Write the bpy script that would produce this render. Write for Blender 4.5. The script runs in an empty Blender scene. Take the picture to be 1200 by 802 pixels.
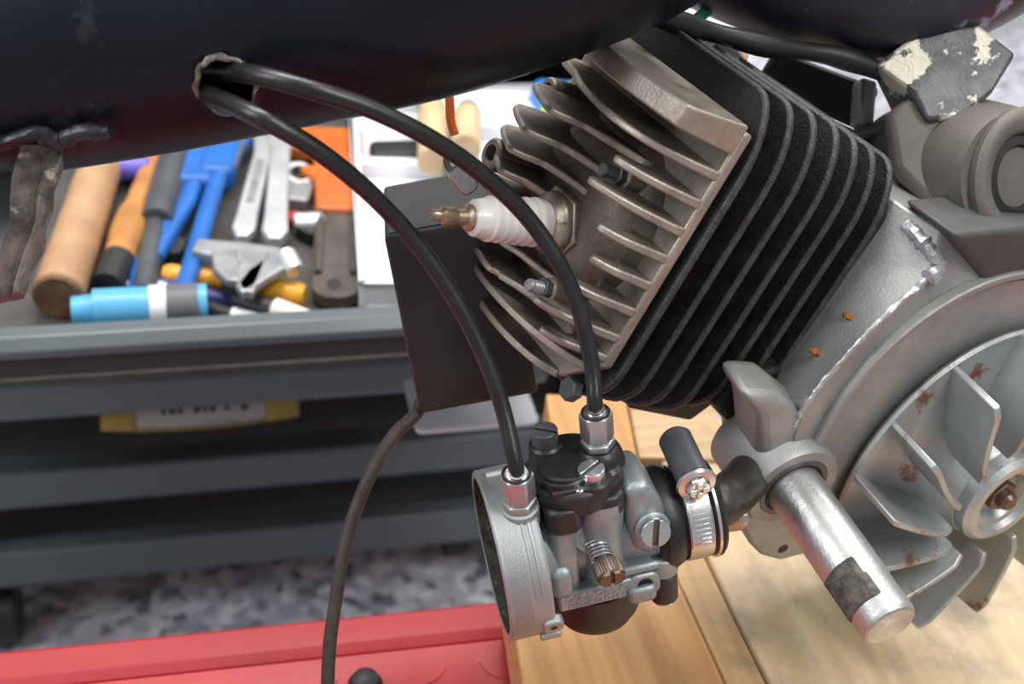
import bpy, math, random
from math import sin, cos, pi, radians, sqrt
from mathutils import Vector as V, Matrix
import mathutils.noise as mn
random.seed(7)
S = bpy.context.scene
col = S.collection

# ------------------------------------------------------------------ camera
FPX, SC = 1500.0, 0.00033            # focal length in pixels of a 1200 px frame; metres per survey unit
CAMZ = 1.12
TH, RO = radians(36), radians(6.5)
fwd = V((0, cos(TH), -sin(TH)))
up0 = V((0, sin(TH), cos(TH)))
r0 = V((1, 0, 0))
cr = r0 * cos(RO) + up0 * sin(RO)
cu = up0 * cos(RO) - r0 * sin(RO)
CP = V((0, 0, CAMZ))
cd = bpy.data.cameras.new('camera')
cam = bpy.data.objects.new('camera', cd)
col.objects.link(cam)
cam.matrix_world = Matrix(((cr.x, cu.x, -fwd.x, CP.x), (cr.y, cu.y, -fwd.y, CP.y), (cr.z, cu.z, -fwd.z, CP.z), (0, 0, 0, 1)))
cd.sensor_width = 36
cd.lens = 36 * FPX / 1200
cd.clip_start = 0.01
cd.dof.use_dof = True
cd.dof.focus_distance = 0.54
cd.dof.aperture_fstop = 9.0
S.camera = cam

# ------------------------------------------------------------------ light
w = bpy.data.worlds.new('world')
S.world = w
w.use_nodes = True
w.node_tree.nodes['Background'].inputs[0].default_value = (0.94, 0.96, 1.0, 1)
w.node_tree.nodes['Background'].inputs[1].default_value = 0.40


def lamp(name, loc, target, sx, sy, power, color=(1, 1, 1)):
    l = bpy.data.lights.new(name, 'AREA')
    l.shape = 'RECTANGLE'
    l.size, l.size_y, l.energy, l.color = sx, sy, power, color
    o = bpy.data.objects.new(name, l)
    o.location = loc
    o.rotation_euler = (V(target) - V(loc)).to_track_quat('-Z', 'Y').to_euler()
    col.objects.link(o)


lamp('tube_and_fill_lamp', (-0.5, 1.3, 2.9), (0, 0.6, 0.6), 1.5, 0.35, 60, (1, 0.97, 0.93))
lamp('tube_and_fill_lamp', (0.9, -0.2, 2.7), (0, 0.6, 0.6), 0.35, 1.5, 34, (1, 0.98, 0.95))
lamp('tube_and_fill_lamp', (-1.8, -0.4, 2.3), (0, 0.6, 0.6), 0.4, 1.5, 30, (0.93, 0.97, 1))
lamp('tube_and_fill_lamp', (1.3, 2.0, 2.9), (0.1, 1.1, 0.0), 1.5, 0.35, 40, (1, 0.98, 0.96))  # unseen fill lamp, added to brighten the floor
S.view_settings.view_transform = 'Standard'
S.view_settings.look = 'None'
S.view_settings.gamma = 1
S.view_settings.use_curve_mapping = False
S.view_settings.exposure = 0.0

# ------------------------------------------------------------------ frames


class Fr:
    """Local frame: origin (world), three axes (world, already scaled)."""
    def __init__(s, o, x, y, z):
        s.o, s.x, s.y, s.z = V(o), V(x), V(y), V(z)

    def p(s, x, y, z):
        return s.o + s.x * x + s.y * y + s.z * z

    def sub(s, o, x=(1, 0, 0), y=(0, 1, 0), z=(0, 0, 1)):
        g = lambda a: s.x * a[0] + s.y * a[1] + s.z * a[2]
        return Fr(s.p(*o), g(x), g(y), g(z))

    def on(s, px, py, ax, val):
        """local coordinates of the point of plane axis=val seen at a pixel"""
        d = ((px - 600) / FPX) * cr + (-(py - 401) / FPX) * cu + fwd
        M = Matrix((s.x, s.y, s.z)).transposed().inverted()
        dl = M @ d
        ol = M @ (CP - s.o)
        return ol + dl * ((val - ol[ax]) / dl[ax])


CAMF = Fr(CP + fwd * FPX * SC, cr * SC, cu * SC, -fwd * SC)


def U(px, py, z=0.0):
    """world point seen at a pixel, z survey units in front of the reference distance"""
    k = (FPX - z) / FPX
    return CAMF.p((px - 600) * k, -(py - 401) * k, z)


def camdir(x, y, z):
    return (cr * x + cu * y - fwd * z)


def frame_at(o, zax, xhint, scale=SC):
    z = V(zax).normalized()
    x = V(xhint)
    x = (x - z * x.dot(z)).normalized()
    y = z.cross(x)
    return Fr(o, x * scale, y * scale, z * scale)


WF = Fr((0, 0, 0), (1, 0, 0), (0, 1, 0), (0, 0, 1))


def on_z(px, py, h):
    return WF.on(px, py, 2, h)


# ------------------------------------------------------------------ mesh builder


class MB:
    def __init__(s):
        s.v, s.f = [], []

    def add(s, vs, fs):
        n = len(s.v)
        s.v += [V(v) for v in vs]
        s.f += [tuple(i + n for i in f) for f in fs]
        return s

    def prism(s, fr, outline, z0, z1, inset=0.0):
        n = len(outline)
        vs = [fr.p(a, b, z0) for a, b in outline] + [fr.p(a, b, z1) for a, b in outline]
        fs = [tuple(range(n)), tuple(range(2 * n - 1, n - 1, -1))]
        fs += [(i, n + i, n + (i + 1) % n, (i + 1) % n) for i in range(n)]
        return s.add(vs, fs)

    def box(s, fr, x0, x1, y0, y1, z0, z1):
        return s.prism(fr, [(x0, y0), (x1, y0), (x1, y1), (x0, y1)], z0, z1)

    def lathe(s, fr, prof, seg=32, a0=0.0, a1=2 * pi, sx=1.0, sy=1.0, cap=True, rf=None):
        full = abs(a1 - a0 - 2 * pi) < 1e-6
        n = seg if full else seg + 1
        vs, fs = [], []
        for r, h in prof:
            for i in range(n):
                a = a0 + (a1 - a0) * i / seg
                k = rf(a, h) if rf else 1.0
                vs.append(fr.p(r * k * cos(a) * sx, r * k * sin(a) * sy, h))
        m = len(prof)
        for j in range(m - 1):
            for i in range(seg):
                k = (i + 1) % n
                fs.append((j * n + i, j * n + k, (j + 1) * n + k, (j + 1) * n + i))
        if cap and full:
            if prof[0][0] > 1e-6 and prof[0] != prof[-1]:
                fs.append(tuple(range(n - 1, -1, -1)))
                fs.append(tuple(range((m - 1) * n, m * n)))
        if not full and prof[0] == prof[-1]:
            fs.append(tuple(j * n for j in range(m - 1)))
            fs.append(tuple(j * n + n - 1 for j in range(m - 2, -1, -1)))
        return s.add(vs, fs)

    def cyl(s, fr, r, z0, z1, seg=24, bev=0.0):
        p = [(r, z0), (r, z1)] if not bev else [(r - bev, z0), (r, z0 + bev), (r, z1 - bev), (r - bev, z1)]
        return s.lathe(fr, p, seg)

    def ring(s, fr, ri, ro, z0, z1, seg=36, a0=0.0, a1=2 * pi, bev=0.0):
        b = bev
        p = [(ri + b, z0), (ro - b, z0), (ro, z0 + b), (ro, z1 - b), (ro - b, z1), (ri + b, z1), (ri, z1 - b), (ri, z0 + b), (ri + b, z0)] if b else \
            [(ri, z0), (ro, z0), (ro, z1), (ri, z1), (ri, z0)]
        return s.lathe(fr, p, seg, a0, a1)

    def tube(s, pts, rad, seg=14, cap=True, flat=1.0):
        pts = [V(p) for p in pts]
        rad = rad if isinstance(rad, (list, tuple)) else [rad] * len(pts)
        vs, fs = [], []
        t = (pts[1] - pts[0]).normalized()
        nrm = t.orthogonal().normalized()
        for i, p in enumerate(pts):
            a = pts[max(i - 1, 0)]
            b = pts[min(i + 1, len(pts) - 1)]
            t = (b - a).normalized()
            nrm = (nrm - t * nrm.dot(t)).normalized()
            bn = t.cross(nrm)
            for k in range(seg):
                an = 2 * pi * k / seg
                vs.append(p + (nrm * cos(an) + bn * sin(an) * flat) * rad[i])
        for i in range(len(pts) - 1):
            for k in range(seg):
                q = (k + 1) % seg
                fs.append((i * seg + k, i * seg + q, (i + 1) * seg + q, (i + 1) * seg + k))
        if cap:
            fs.append(tuple(range(seg - 1, -1, -1)))
            fs.append(tuple(range((len(pts) - 1) * seg, len(pts) * seg)))
        return s.add(vs, fs)

    def rough(s, amp, scale):
        for i, v in enumerate(s.v):
            s.v[i] = v + mn.noise_vector(v * scale) * amp
        return s


def smooth_path(pts, n=8):
    """Catmull-Rom through the points"""
    P = [V(p) for p in pts]
    P = [P[0] * 2 - P[1]] + P + [P[-1] * 2 - P[-2]]
    out = []
    for i in range(1, len(P) - 2):
        for k in range(n):
            t = k / n
            a, b, c, d = P[i - 1], P[i], P[i + 1], P[i + 2]
            out.append(0.5 * ((2 * b) + (c - a) * t + (2 * a - 5 * b + 4 * c - d) * t * t + (3 * b - a - 3 * c + d) * t ** 3))
    out.append(P[-2])
    return out


def rrect(x0, x1, y0, y1, r, n=5):
    out = []
    rs = r if isinstance(r, (list, tuple)) else [r] * 4
    for (cx, cy, a0, q) in ((x0, y0, pi, rs[0]), (x1, y0, 1.5 * pi, rs[1]), (x1, y1, 0, rs[2]), (x0, y1, .5 * pi, rs[3])):
        ox = cx + q if cx == x0 else cx - q
        oy = cy + q if cy == y0 else cy - q
        for k in range(n + 1):
            a = a0 + .5 * pi * k / n
            out.append((ox + q * cos(a), oy + q * sin(a)))
    return out


def circ(cx, cy, r, n=24, sx=1, sy=1):
    return [(cx + r * sx * cos(2 * pi * i / n), cy + r * sy * sin(2 * pi * i / n)) for i in range(n)]


def tag(o, label, cat, group=None):
    o['label'] = label
    o['category'] = cat
    if group:
        o['group'] = group
    return o


def obj(name, mb, m, parent=None, bev=0.0, seg=2, ang=32, label=None, kind=None, boolean=None):
    vs = mb.v
    lo = V((min(v.x for v in vs), min(v.y for v in vs), min(v.z for v in vs)))
    hi = V((max(v.x for v in vs), max(v.y for v in vs), max(v.z for v in vs)))
    base = V(((lo.x + hi.x) / 2, (lo.y + hi.y) / 2, lo.z))
    me = bpy.data.meshes.new(name)
    me.from_pydata([v - base for v in vs], [], mb.f)
    me.validate()
    import bmesh
    bm = bmesh.new()
    bm.from_mesh(me)
    bmesh.ops.remove_doubles(bm, verts=bm.verts, dist=2e-6)
    bmesh.ops.recalc_face_normals(bm, faces=bm.faces)
    bm.to_mesh(me)
    bm.free()
    me.polygons.foreach_set('use_smooth', [True] * len(me.polygons))
    me.set_sharp_from_angle(angle=radians(ang))
    me.materials.append(m)
    o = bpy.data.objects.new(name, me)
    col.objects.link(o)
    if parent:
        o.parent = parent
        o.location = base - wloc(parent)
    else:
        o.location = base
    o['_w'] = list(base)
    if bev:
        md = o.modifiers.new('bevel', 'BEVEL')
        md.width = bev
        md.segments = seg
        md.limit_method = 'ANGLE'
        md.angle_limit = radians(30)
        md.harden_normals = False
    if label:
        o['label'] = label
    if kind:
        o['kind'] = kind
    return o


def wloc(o):
    return V(o['_w'])


def thing(name, loc, label, cat, group=None):
    o = bpy.data.objects.new(name, None)
    o.empty_display_size = 0.01
    o.location = loc
    o['_w'] = list(loc)
    col.objects.link(o)
    return tag(o, label, cat, group)


def dup(root, delta, rotz=0.0):
    """copy of a thing with its parts and sub-parts, moved by delta"""
    def cp(o, par):
        c = o.copy()
        col.objects.link(c)
        if par:
            c.parent = par
        for ch in list(o.children):
            cp(ch, c)
        return c
    c = cp(root, None)
    c.location = root.location + V(delta)
    return c


# ------------------------------------------------------------------ materials
def mat(name, c1, c2=None, rough=0.5, metal=0.0, scale=60, detail=5, bump=0.0, bscale=300, c3=None, t3=0.62, s3=40,
        rough2=None, spec=0.5, coat=0.0, stretch=None, wear=None, wt=0.66, ws=90, lo=.35, hi=.65, trans=0.0, sss=0.0, hi3=.06):
    m = bpy.data.materials.new(name)
    m.use_nodes = True
    nt = m.node_tree
    N, L = nt.nodes, nt.links
    bs = N['Principled BSDF']
    bs.inputs['Metallic'].default_value = metal
    bs.inputs['Roughness'].default_value = rough
    bs.inputs['Specular IOR Level'].default_value = spec
    bs.inputs['Coat Weight'].default_value = coat
    bs.inputs['Coat Roughness'].default_value = 0.12
    bs.inputs['Transmission Weight'].default_value = trans
    bs.inputs['Base Color'].default_value = (*c1, 1)
    if c2 is None and not bump:
        return m
    tc = N.new('ShaderNodeTexCoord')
    mp = N.new('ShaderNodeMapping')
    L.new(tc.outputs['Object'], mp.inputs[0])
    if stretch:
        mp.inputs['Rotation'].default_value = stretch[1]
        mp.inputs['Scale'].default_value = stretch[0]

    def noise(sc, det=5, rg=0.6, vec=mp.outputs[0]):
        n = N.new('ShaderNodeTexNoise')
        n.inputs['Scale'].default_value = sc
        n.inputs['Detail'].default_value = det
        n.inputs['Roughness'].default_value = rg
        L.new(vec, n.inputs['Vector'])
        return n.outputs['Fac']

    def ramp(src, a, b):
        r = N.new('ShaderNodeMapRange')
        r.inputs['From Min'].default_value = a
        r.inputs['From Max'].default_value = b
        L.new(src, r.inputs['Value'])
        return r.outputs['Result']

    def mix(fac, a, b):
        x = N.new('ShaderNodeMix')
        x.data_type = 'RGBA'
        L.new(fac, x.inputs['Factor'])
        for s_, c in ((x.inputs['A'], a), (x.inputs['B'], b)):
            if isinstance(c, tuple):
                s_.default_value = (*c, 1)
            else:
                L.new(c, s_)
        return x.outputs['Result']
    if c2:
        f = ramp(noise(scale, detail), lo, hi)
        c = mix(f, c1, c2)
        if c3:
            f3 = ramp(noise(s3, 6, .65, tc.outputs['Object']), t3, t3 + hi3)
            c = mix(f3, c, c3)
        if wear:
            f4 = ramp(noise(ws, 6, .7, tc.outputs['Object']), wt, wt + .05)
            c = mix(f4, c, wear)
        L.new(c, bs.inputs['Base Color'])
        if rough2 is not None:
            mr = N.new('ShaderNodeMapRange')
            mr.inputs['To Min'].default_value = rough
            mr.inputs['To Max'].default_value = rough2
            L.new(f, mr.inputs['Value'])
            L.new(mr.outputs['Result'], bs.inputs['Roughness'])
    if bump:
        b = N.new('ShaderNodeBump')
        b.inputs['Strength'].default_value = bump
        b.inputs['Distance'].default_value = 0.0006
        L.new(noise(bscale, 4), b.inputs['Height'])
        L.new(b.outputs['Normal'], bs.inputs['Normal'])
    return m


M = dict(
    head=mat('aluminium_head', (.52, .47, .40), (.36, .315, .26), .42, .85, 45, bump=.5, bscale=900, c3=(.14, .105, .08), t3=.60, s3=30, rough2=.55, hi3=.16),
    headside=mat('brown_fin_side', (.36, .32, .27), (.24, .205, .17), .5, .7, 30, bump=.4, bscale=700, c3=(.075, .055, .042), t3=.52, s3=26, rough2=.6, hi3=.2),  # browner, darker tone for fin sides, head floor and bosses
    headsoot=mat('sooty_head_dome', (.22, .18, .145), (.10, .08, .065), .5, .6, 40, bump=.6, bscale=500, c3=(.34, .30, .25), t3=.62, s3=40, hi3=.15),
    cyledge=mat('grey_fin_edge', (.050, .050, .052), (.085, .085, .088), .42, .5, 200, bump=1.0, bscale=900, wear=(.22, .22, .23), wt=.66, ws=260),  # fin edges greyer than the fin faces
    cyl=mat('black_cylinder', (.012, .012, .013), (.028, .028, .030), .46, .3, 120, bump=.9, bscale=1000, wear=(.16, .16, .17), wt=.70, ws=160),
    case=mat('cast_alloy', (.43, .43, .41), (.31, .31, .30), .5, .7, 28, bump=.4, bscale=700, c3=(.24, .23, .215), t3=.62, s3=36, rough2=.6, hi3=.14),
    caseshade=mat('shaded_cast_alloy', (.10, .098, .096), (.075, .073, .072), .6, .4, 28, bump=.3, bscale=600),  # copy of the cast alloy with shade painted in as dark grey
    boss=mat('dull_boss', (.17, .155, .138), (.12, .11, .097), .55, .35, 25, bump=.3, bscale=600, c3=(.26, .24, .215), t3=.62, s3=24, hi3=.12),
    fan=mat('fan_alloy', (.50, .53, .53), (.36, .385, .385), .42, .7, 30, bump=.25, bscale=500, c3=(.26, .12, .075), t3=.59, s3=40, rough2=.5, hi3=.06),
    steel=mat('zinc_steel', (.56, .58, .60), (.42, .43, .44), .30, .9, 50, bump=.2, bscale=600, rough2=.45),
    bright=mat('bright_steel', (.74, .74, .73), (.60, .60, .58), .24, .95, 90, bump=.15, bscale=900),
    brushed=mat('worn_steel_shaft', (.60, .60, .58), (.42, .42, .41), .34, .9, 40, bump=.35, bscale=500, c3=(.66, .68, .72), t3=.6, s3=25, rough2=.5),
    flat=mat('rusted_flat', (.16, .15, .13), (.06, .055, .05), .7, .5, 220, bump=1.0, bscale=500),
    carb=mat('carburettor_zinc', (.36, .40, .415), (.275, .31, .325), .40, .6, 60, bump=.25, bscale=900, rough2=.5),
    bell=mat('machined_ring', (.46, .48, .48), (.38, .40, .405), .38, .7, 60, bump=.5, bscale=2500, stretch=((1, 1, 1), (0, 0, 0))),
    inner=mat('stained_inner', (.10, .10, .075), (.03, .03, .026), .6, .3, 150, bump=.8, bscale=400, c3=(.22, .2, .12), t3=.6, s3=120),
    bakelite=mat('black_plastic', (.013, .012, .012), (.024, .022, .021), .38, 0, 90, bump=.15, bscale=900, c3=(.10, .075, .05), t3=.74, s3=170),
    bowl=mat('black_bowl', (.016, .013, .012), (.022, .019, .018), .42),
    brownmetal=mat('brown_knob', (.20, .145, .12), (.13, .09, .07), .4, .8, 90),
    rubber=mat('black_rubber', (.010, .010, .010), (.018, .017, .017), .42, 0, 80, bump=.2, bscale=700, wear=(.12, .10, .08), wt=.74, ws=220),
    cable=mat('cable_sheath', (.008, .008, .009), (.016, .016, .017), .33, 0, 90, bump=.2, bscale=700, wear=(.12, .11, .10), wt=.76, ws=260),
    wire=mat('brown_black_wire', (.030, .021, .017), (.055, .040, .032), .55, 0, 90, bump=.3, bscale=700),
    porcelain=mat('porcelain', (.80, .78, .73), (.70, .67, .60), .22, 0, 50, coat=.3),
    plughex=mat('plug_body', (.52, .47, .37), (.36, .31, .23), .4, .85, 90, bump=.3, bscale=700, c3=(.20, .15, .09), t3=.6, s3=70),
    brass=mat('stained_terminal', (.46, .38, .30), (.36, .24, .12), .4, .85, 160),
    paint=mat('dark_navy_paint', (.0050, .0068, .0115), (.0075, .0095, .015), .36, 0, 20, c3=(.022, .026, .032), t3=.60, s3=26, coat=0, bump=.25, bscale=90, spec=.22, wear=(.09, .09, .09), wt=.745, ws=55, stretch=((1, 1, 1), (0, 0, 0))),
    weld=mat('bare_weld_metal', (.26, .235, .19), (.015, .015, .02), .4, .35, 60, bump=1.0, bscale=300, c3=(.58, .52, .40), t3=.54, s3=50),
    patch=mat('scraped_paint_metal', (.16, .155, .16), (.035, .037, .045), .5, .25, 45, bump=.7, bscale=250, c3=(.62, .59, .48), t3=.50, s3=42, hi3=.03),
    slate=mat('slate_frame_paint', (.010, .012, .018), (.028, .032, .044), .4, 0, 22, c3=(.27, .31, .40), t3=.60, s3=17, hi3=.04),
    coilbox=mat('matt_black_plastic', (.017, .0155, .0145), (.028, .026, .024), .5, 0, 40, bump=.25, bscale=900),
    cabinet=mat('blue_grey_cabinet', (.105, .125, .135), (.088, .104, .114), .35, 0, 9, bump=.05, bscale=200),
    cabdark=mat('dark_cabinet', (.030, .025, .025), (.040, .034, .034), .5, 0, 9),
    mat_=mat('drawer_mat', (.085, .078, .070), (.055, .050, .046), .7, 0, 30, bump=.2, bscale=300),
    red=mat('red_bed_paint', (.42, .030, .040), (.34, .024, .030), .36, 0, 12, c3=(.56, .16, .15), t3=.62, s3=22, bump=.2, bscale=120, wear=(.16, .10, .09), wt=.66, ws=60, hi3=.2),
    reddark=mat('red_bed_lip', (.36, .014, .022), (.30, .012, .018), .55, 0, 12, bump=.1, bscale=120),
    white=mat('white_plastic', (.80, .82, .86), (.74, .76, .80), .4, 0, 12),
    blacktool=mat('black_tool_rubber', (.012, .012, .013), (.02, .02, .022), .5, 0, 40),
    wood_dark=mat('hammer_handle_wood', (.50, .30, .17), (.38, .21, .11), .5, 0, 30, stretch=((1, 1, 1), (0, 0, 0)), bump=.15, bscale=200),
    wood_orange=mat('orange_handle_wood', (.52, .24, .07), (.36, .15, .04), .45, 0, 60),
    wood_end=mat('end_grain', (.20, .10, .05), (.09, .045, .025), .7, 0, 160, bump=.5, bscale=200),
    blue=mat('blue_grip', (.022, .15, .50), (.016, .11, .40), .38, 0, 20),
    lightblue=mat('light_blue_plastic', (.10, .40, .66), (.08, .34, .60), .4, 0, 30),
    orange=mat('orange_tool_paint', (.60, .15, .025), (.48, .11, .02), .4, 0, 30),
    yellow=mat('yellow_handle', (.75, .36, .025), (.66, .30, .02), .35),
    purple=mat('purple_marker', (.045, .035, .20), (.035, .03, .15), .4),
    brownsteel=mat('brown_wrench_steel', (.13, .11, .09), (.085, .072, .06), .5, .5, 60),
    toolgrey=mat('grey_tool_steel', (.13, .14, .15), (.09, .095, .105), .42, .5, 30),
    chrome=mat('chrome', (.78, .79, .80), (.62, .63, .65), .3, .6, 60),
    toolsteel=mat('dull_tool_steel', (.44, .45, .47), (.30, .305, .32), .4, .6, 60),
    greypaint=mat('grey_label', (.13, .135, .145), (.11, .115, .12), .5),
    sheet=mat('label_paper', (.42, .41, .38), (.35, .34, .31), .6, 0, 60),  # paper colour lowered, shade below the drawer put into it
    yellowlabel=mat('yellow_paper', (.40, .28, .06), (.32, .22, .05), .6, 0, 60),  # yellow lowered likewise to carry the shade
    ink=mat('black_ink', (.02, .02, .02), rough=.6),
    palewood=mat('pale_tool_wood', (.66, .48, .29), (.56, .39, .22), .5),
    green=mat('green_cable', (.03, .36, .18), rough=.4),
    sealant=mat('grey_sealant', (.42, .43, .44), (.54, .55, .56), .34, .6, 200, bump=.6, bscale=400),
    seal_shadow=mat('black_shadow_seal', (.012, .011, .010), rough=.6),  # black of the rubber seals, also painted as shade in holes and groove
    rust=mat('orange_rust', (.32, .11, .015), (.22, .07, .01), .8, 0, 300, bump=.5),
)


def wood(name, a, b, dirv, knots=(0.10, 0.055, 0.02), dirt=(.16, .12, .09), dt=.62):
    m = bpy.data.materials.new(name)
    m.use_nodes = True
    nt = m.node_tree
    N, L = nt.nodes, nt.links
    bs = N['Principled BSDF']
    bs.inputs['Roughness'].default_value = .55
    tc = N.new('ShaderNodeTexCoord')
    mp = N.new('ShaderNodeMapping')
    mp.inputs['Rotation'].default_value = (0, 0, -math.atan2(dirv.y, dirv.x))
    mp2 = N.new('ShaderNodeMapping')
    mp2.inputs['Scale'].default_value = (3, 60, 60)
    L.new(tc.outputs['Object'], mp.inputs[0])
    L.new(mp.outputs[0], mp2.inputs[0])
    n = N.new('ShaderNodeTexNoise')
    n.inputs['Scale'].default_value = 1.6
    n.inputs['Detail'].default_value = 8
    n.inputs['Distortion'].default_value = .3
    L.new(mp2.outputs[0], n.inputs['Vector'])
    r = N.new('ShaderNodeValToRGB')
    r.color_ramp.elements[0].position = .34
    r.color_ramp.elements[0].color = (*b, 1)
    r.color_ramp.elements[1].position = .66
    r.color_ramp.elements[1].color = (*a, 1)
    L.new(n.outputs['Fac'], r.inputs[0])
    n2 = N.new('ShaderNodeTexNoise')
    n2.inputs['Scale'].default_value = 17
    n2.inputs['Detail'].default_value = 6
    n2.inputs['Roughness'].default_value = .65
    L.new(tc.outputs['Object'], n2.inputs['Vector'])
    mr = N.new('ShaderNodeMapRange')
    mr.inputs['From Min'].default_value = dt
    mr.inputs['From Max'].default_value = dt + .16
    mr.inputs['To Max'].default_value = .75
    L.new(n2.outputs['Fac'], mr.inputs['Value'])
    x = N.new('ShaderNodeMix')
    x.data_type = 'RGBA'
    L.new(mr.outputs[0], x.inputs['Factor'])
    L.new(r.outputs[0], x.inputs['A'])
    x.inputs['B'].default_value = (*dirt, 1)
    L.new(x.outputs['Result'], bs.inputs['Base Color'])
    bp = N.new('ShaderNodeBump')
    bp.inputs['Strength'].default_value = .3
    bp.inputs['Distance'].default_value = .0005
    L.new(n.outputs['Fac'], bp.inputs['Height'])
    L.new(bp.outputs[0], bs.inputs['Normal'])
    return m


def terrazzo():
    m = bpy.data.materials.new('speckled_floor_tile')
    m.use_nodes = True
    nt = m.node_tree
    N, L = nt.nodes, nt.links
    bs = N['Principled BSDF']
    bs.inputs['Roughness'].default_value = .45
    tc = N.new('ShaderNodeTexCoord')
    vo = N.new('ShaderNodeTexVoronoi')
    vo.inputs['Scale'].default_value = 70
    L.new(tc.outputs['Object'], vo.inputs['Vector'])
    r = N.new('ShaderNodeValToRGB')
    e = r.color_ramp.elements
    e[0].position, e[0].color = 0.05, (.16, .165, .20, 1)
    e[1].position, e[1].color = .95, (.85, .85, .92, 1)
    for p, c in ((.25, (.44, .44, .52, 1)), (.55, (.60, .60, .68, 1))):
        q = e.new(p)
        q.color = c
    sp = N.new('ShaderNodeSeparateColor')
    L.new(vo.outputs['Color'], sp.inputs[0])
    L.new(sp.outputs[0], r.inputs[0])
    n = N.new('ShaderNodeTexNoise')
    n.inputs['Scale'].default_value = 4
    L.new(tc.outputs['Object'], n.inputs['Vector'])
    x = N.new('ShaderNodeMix')
    x.data_type = 'RGBA'
    mr = N.new('ShaderNodeMapRange')
    mr.inputs['From Min'].default_value = .5
    mr.inputs['From Max'].default_value = .7
    mr.inputs['To Max'].default_value = .6
    L.new(n.outputs['Fac'], mr.inputs['Value'])
    L.new(mr.outputs[0], x.inputs['Factor'])
    L.new(r.outputs[0], x.inputs['A'])
    x.inputs['B'].default_value = (.20, .17, .13, 1)
    L.new(x.outputs['Result'], bs.inputs['Base Color'])
    return m


# ------------------------------------------------------------------ the setting
WOODZ = CAMZ - 0.525
BEDZ = WOODZ - 0.040
LA = radians(17)
LV, DV = V((cos(LA), sin(LA), 0)), V((-sin(LA), cos(LA), 0))
CF = Fr((0, 0, 0), LV, DV, (0, 0, 1))       # cabinet frame: length, depth, height

fl = obj('floor', MB().box(CF, -2.5, 3.0, -2.0, 3.2, -0.05, 0.0), terrazzo(), kind='structure')
wl = obj('wall_back', MB().box(CF, -2.5, 3.0, 2.6, 2.7, 0, 2.6),
         mat('wall_paint', (.55, .56, .56), (.50, .51, .51), .8, 0, 3), kind='structure')

# floor tiles joints: low metal strip between two floor fields
# red lift bed ------------------------------------------------------------
e0, e1 = on_z(0, 765, BEDZ), on_z(600, 705, BEDZ)
bd = (e1 - e0).normalized()
bn = V((-bd.y, bd.x, 0))
BF = Fr(e0, bd, bn, (0, 0, 1))
wdt = 0.030
bed = thing('lift_bed', BF.p(0.2, -0.3, -0.10), 'red painted checker plate lift bed under the engine and its wooden boards', 'workbench')
obj('deck', MB().box(BF, -0.5, 1.4, -0.48, -wdt + .0035, -0.035, -0.0005), M['red'], bed, bev=.001)
obj('edge_lip', MB().prism(BF.sub((-0.5, 0, 0), (0, 1, 0), (0, 0, 1), (1, 0, 0)), [(-wdt + .004, -.030), (0, -.030), (0, .0), (-.003, .0025), (-wdt + .010, .0025), (-wdt + .004, -.001)], 0, 1.9),
    M['reddark'], bed, bev=.0008, label='smooth raised rim of the red bed')
tread = MB()
for i in range(42):
    for j in range(15):
        x, y = -0.28 + i * 0.030, -wdt - 0.018 - j * 0.030
        a = radians(35) if (i + j) % 2 else radians(-55)
        f = BF.sub((x, y, 0), (cos(a), sin(a), 0), (-sin(a), cos(a), 0), (0, 0, 1))
        tread.prism(f, [(-.0085, 0), (0, -.0022), (.0085, 0), (0, .0022)], -.0008, .0002)
obj('checker_tread', tread, M['red'], bed, kind='stuff', label='raised lozenges of the checker plate')
obj('under_frame', MB().box(BF, -0.5, 1.4, -0.12, -0.05, -.10, -.03), M['reddark'], bed)

# wooden boards -----------------------------------------------------------
g1, g2 = on_z(790, 666, WOODZ), on_z(852, 802, WOODZ)
wd = (g1 - g2).normalized()
wn = V((wd.y, -wd.x, 0))          # towards the right
BO = Fr(g1, wd, wn, (0, 0, 1))
offs = [BO.on(*p, 2, 0).y for p in ((612, 802), (852, 802), (902, 802), (1330, 802))]
W1 = wood('pine_orange', (.60, .33, .13), (.42, .20, .07), wd, dt=.72)
W2 = wood('pine_tan', (.58, .38, .18), (.40, .24, .11), wd, dt=.56, dirt=(.20, .15, .10))
W3 = wood('birch_pale', (.76, .60, .38), (.62, .46, .27), wd, dt=.47, dirt=(.33, .28, .22))
W4 = wood('oak_pale', (.66, .47, .27), (.46, .29, .14), wn, dt=.55, dirt=(.20, .13, .08))


def board(name, fr, x0, x1, y0, y1, z0, z1, m, label):
    o = obj(name, MB().box(fr, x0, x1, y0, y1, z0, z1), m, bev=.0012)
    return tag(o, label, 'board')


bq = [BO.on(*p, 2, 0) for p in ((604, 748), (613, 805))]
bk_ = (bq[1].y - bq[0].y) / (bq[1].x - bq[0].x)
ly = lambda x: bq[0].y + bk_ * (x - bq[0].x)
tag(obj('wooden_board', MB().prism(BO, [(-.30, ly(-.30)), (-.30, offs[1] - .001), (.002, offs[1] - .001), (.002, ly(.002))], -.034, 0), W1, bev=.0012), 'orange pine board lying under the carburettor', 'board')
board('wooden_strip', BO, -0.30, 0.060, offs[1], offs[2] - .0010, -.034, -.0015, W2, 'narrow tan wooden strip between the orange pine and the pale board')
board('wooden_board', BO, -0.30, 0.12, offs[2], offs[3], -.034, 0.0015, W3, 'wide pale scuffed board under the engine shaft')
board('wooden_board', BO, -0.30, 0.30, offs[3] + .001, offs[3] + .16, -.034, 0.0, W2, 'board at the right edge beside the wide pale board')
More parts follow.
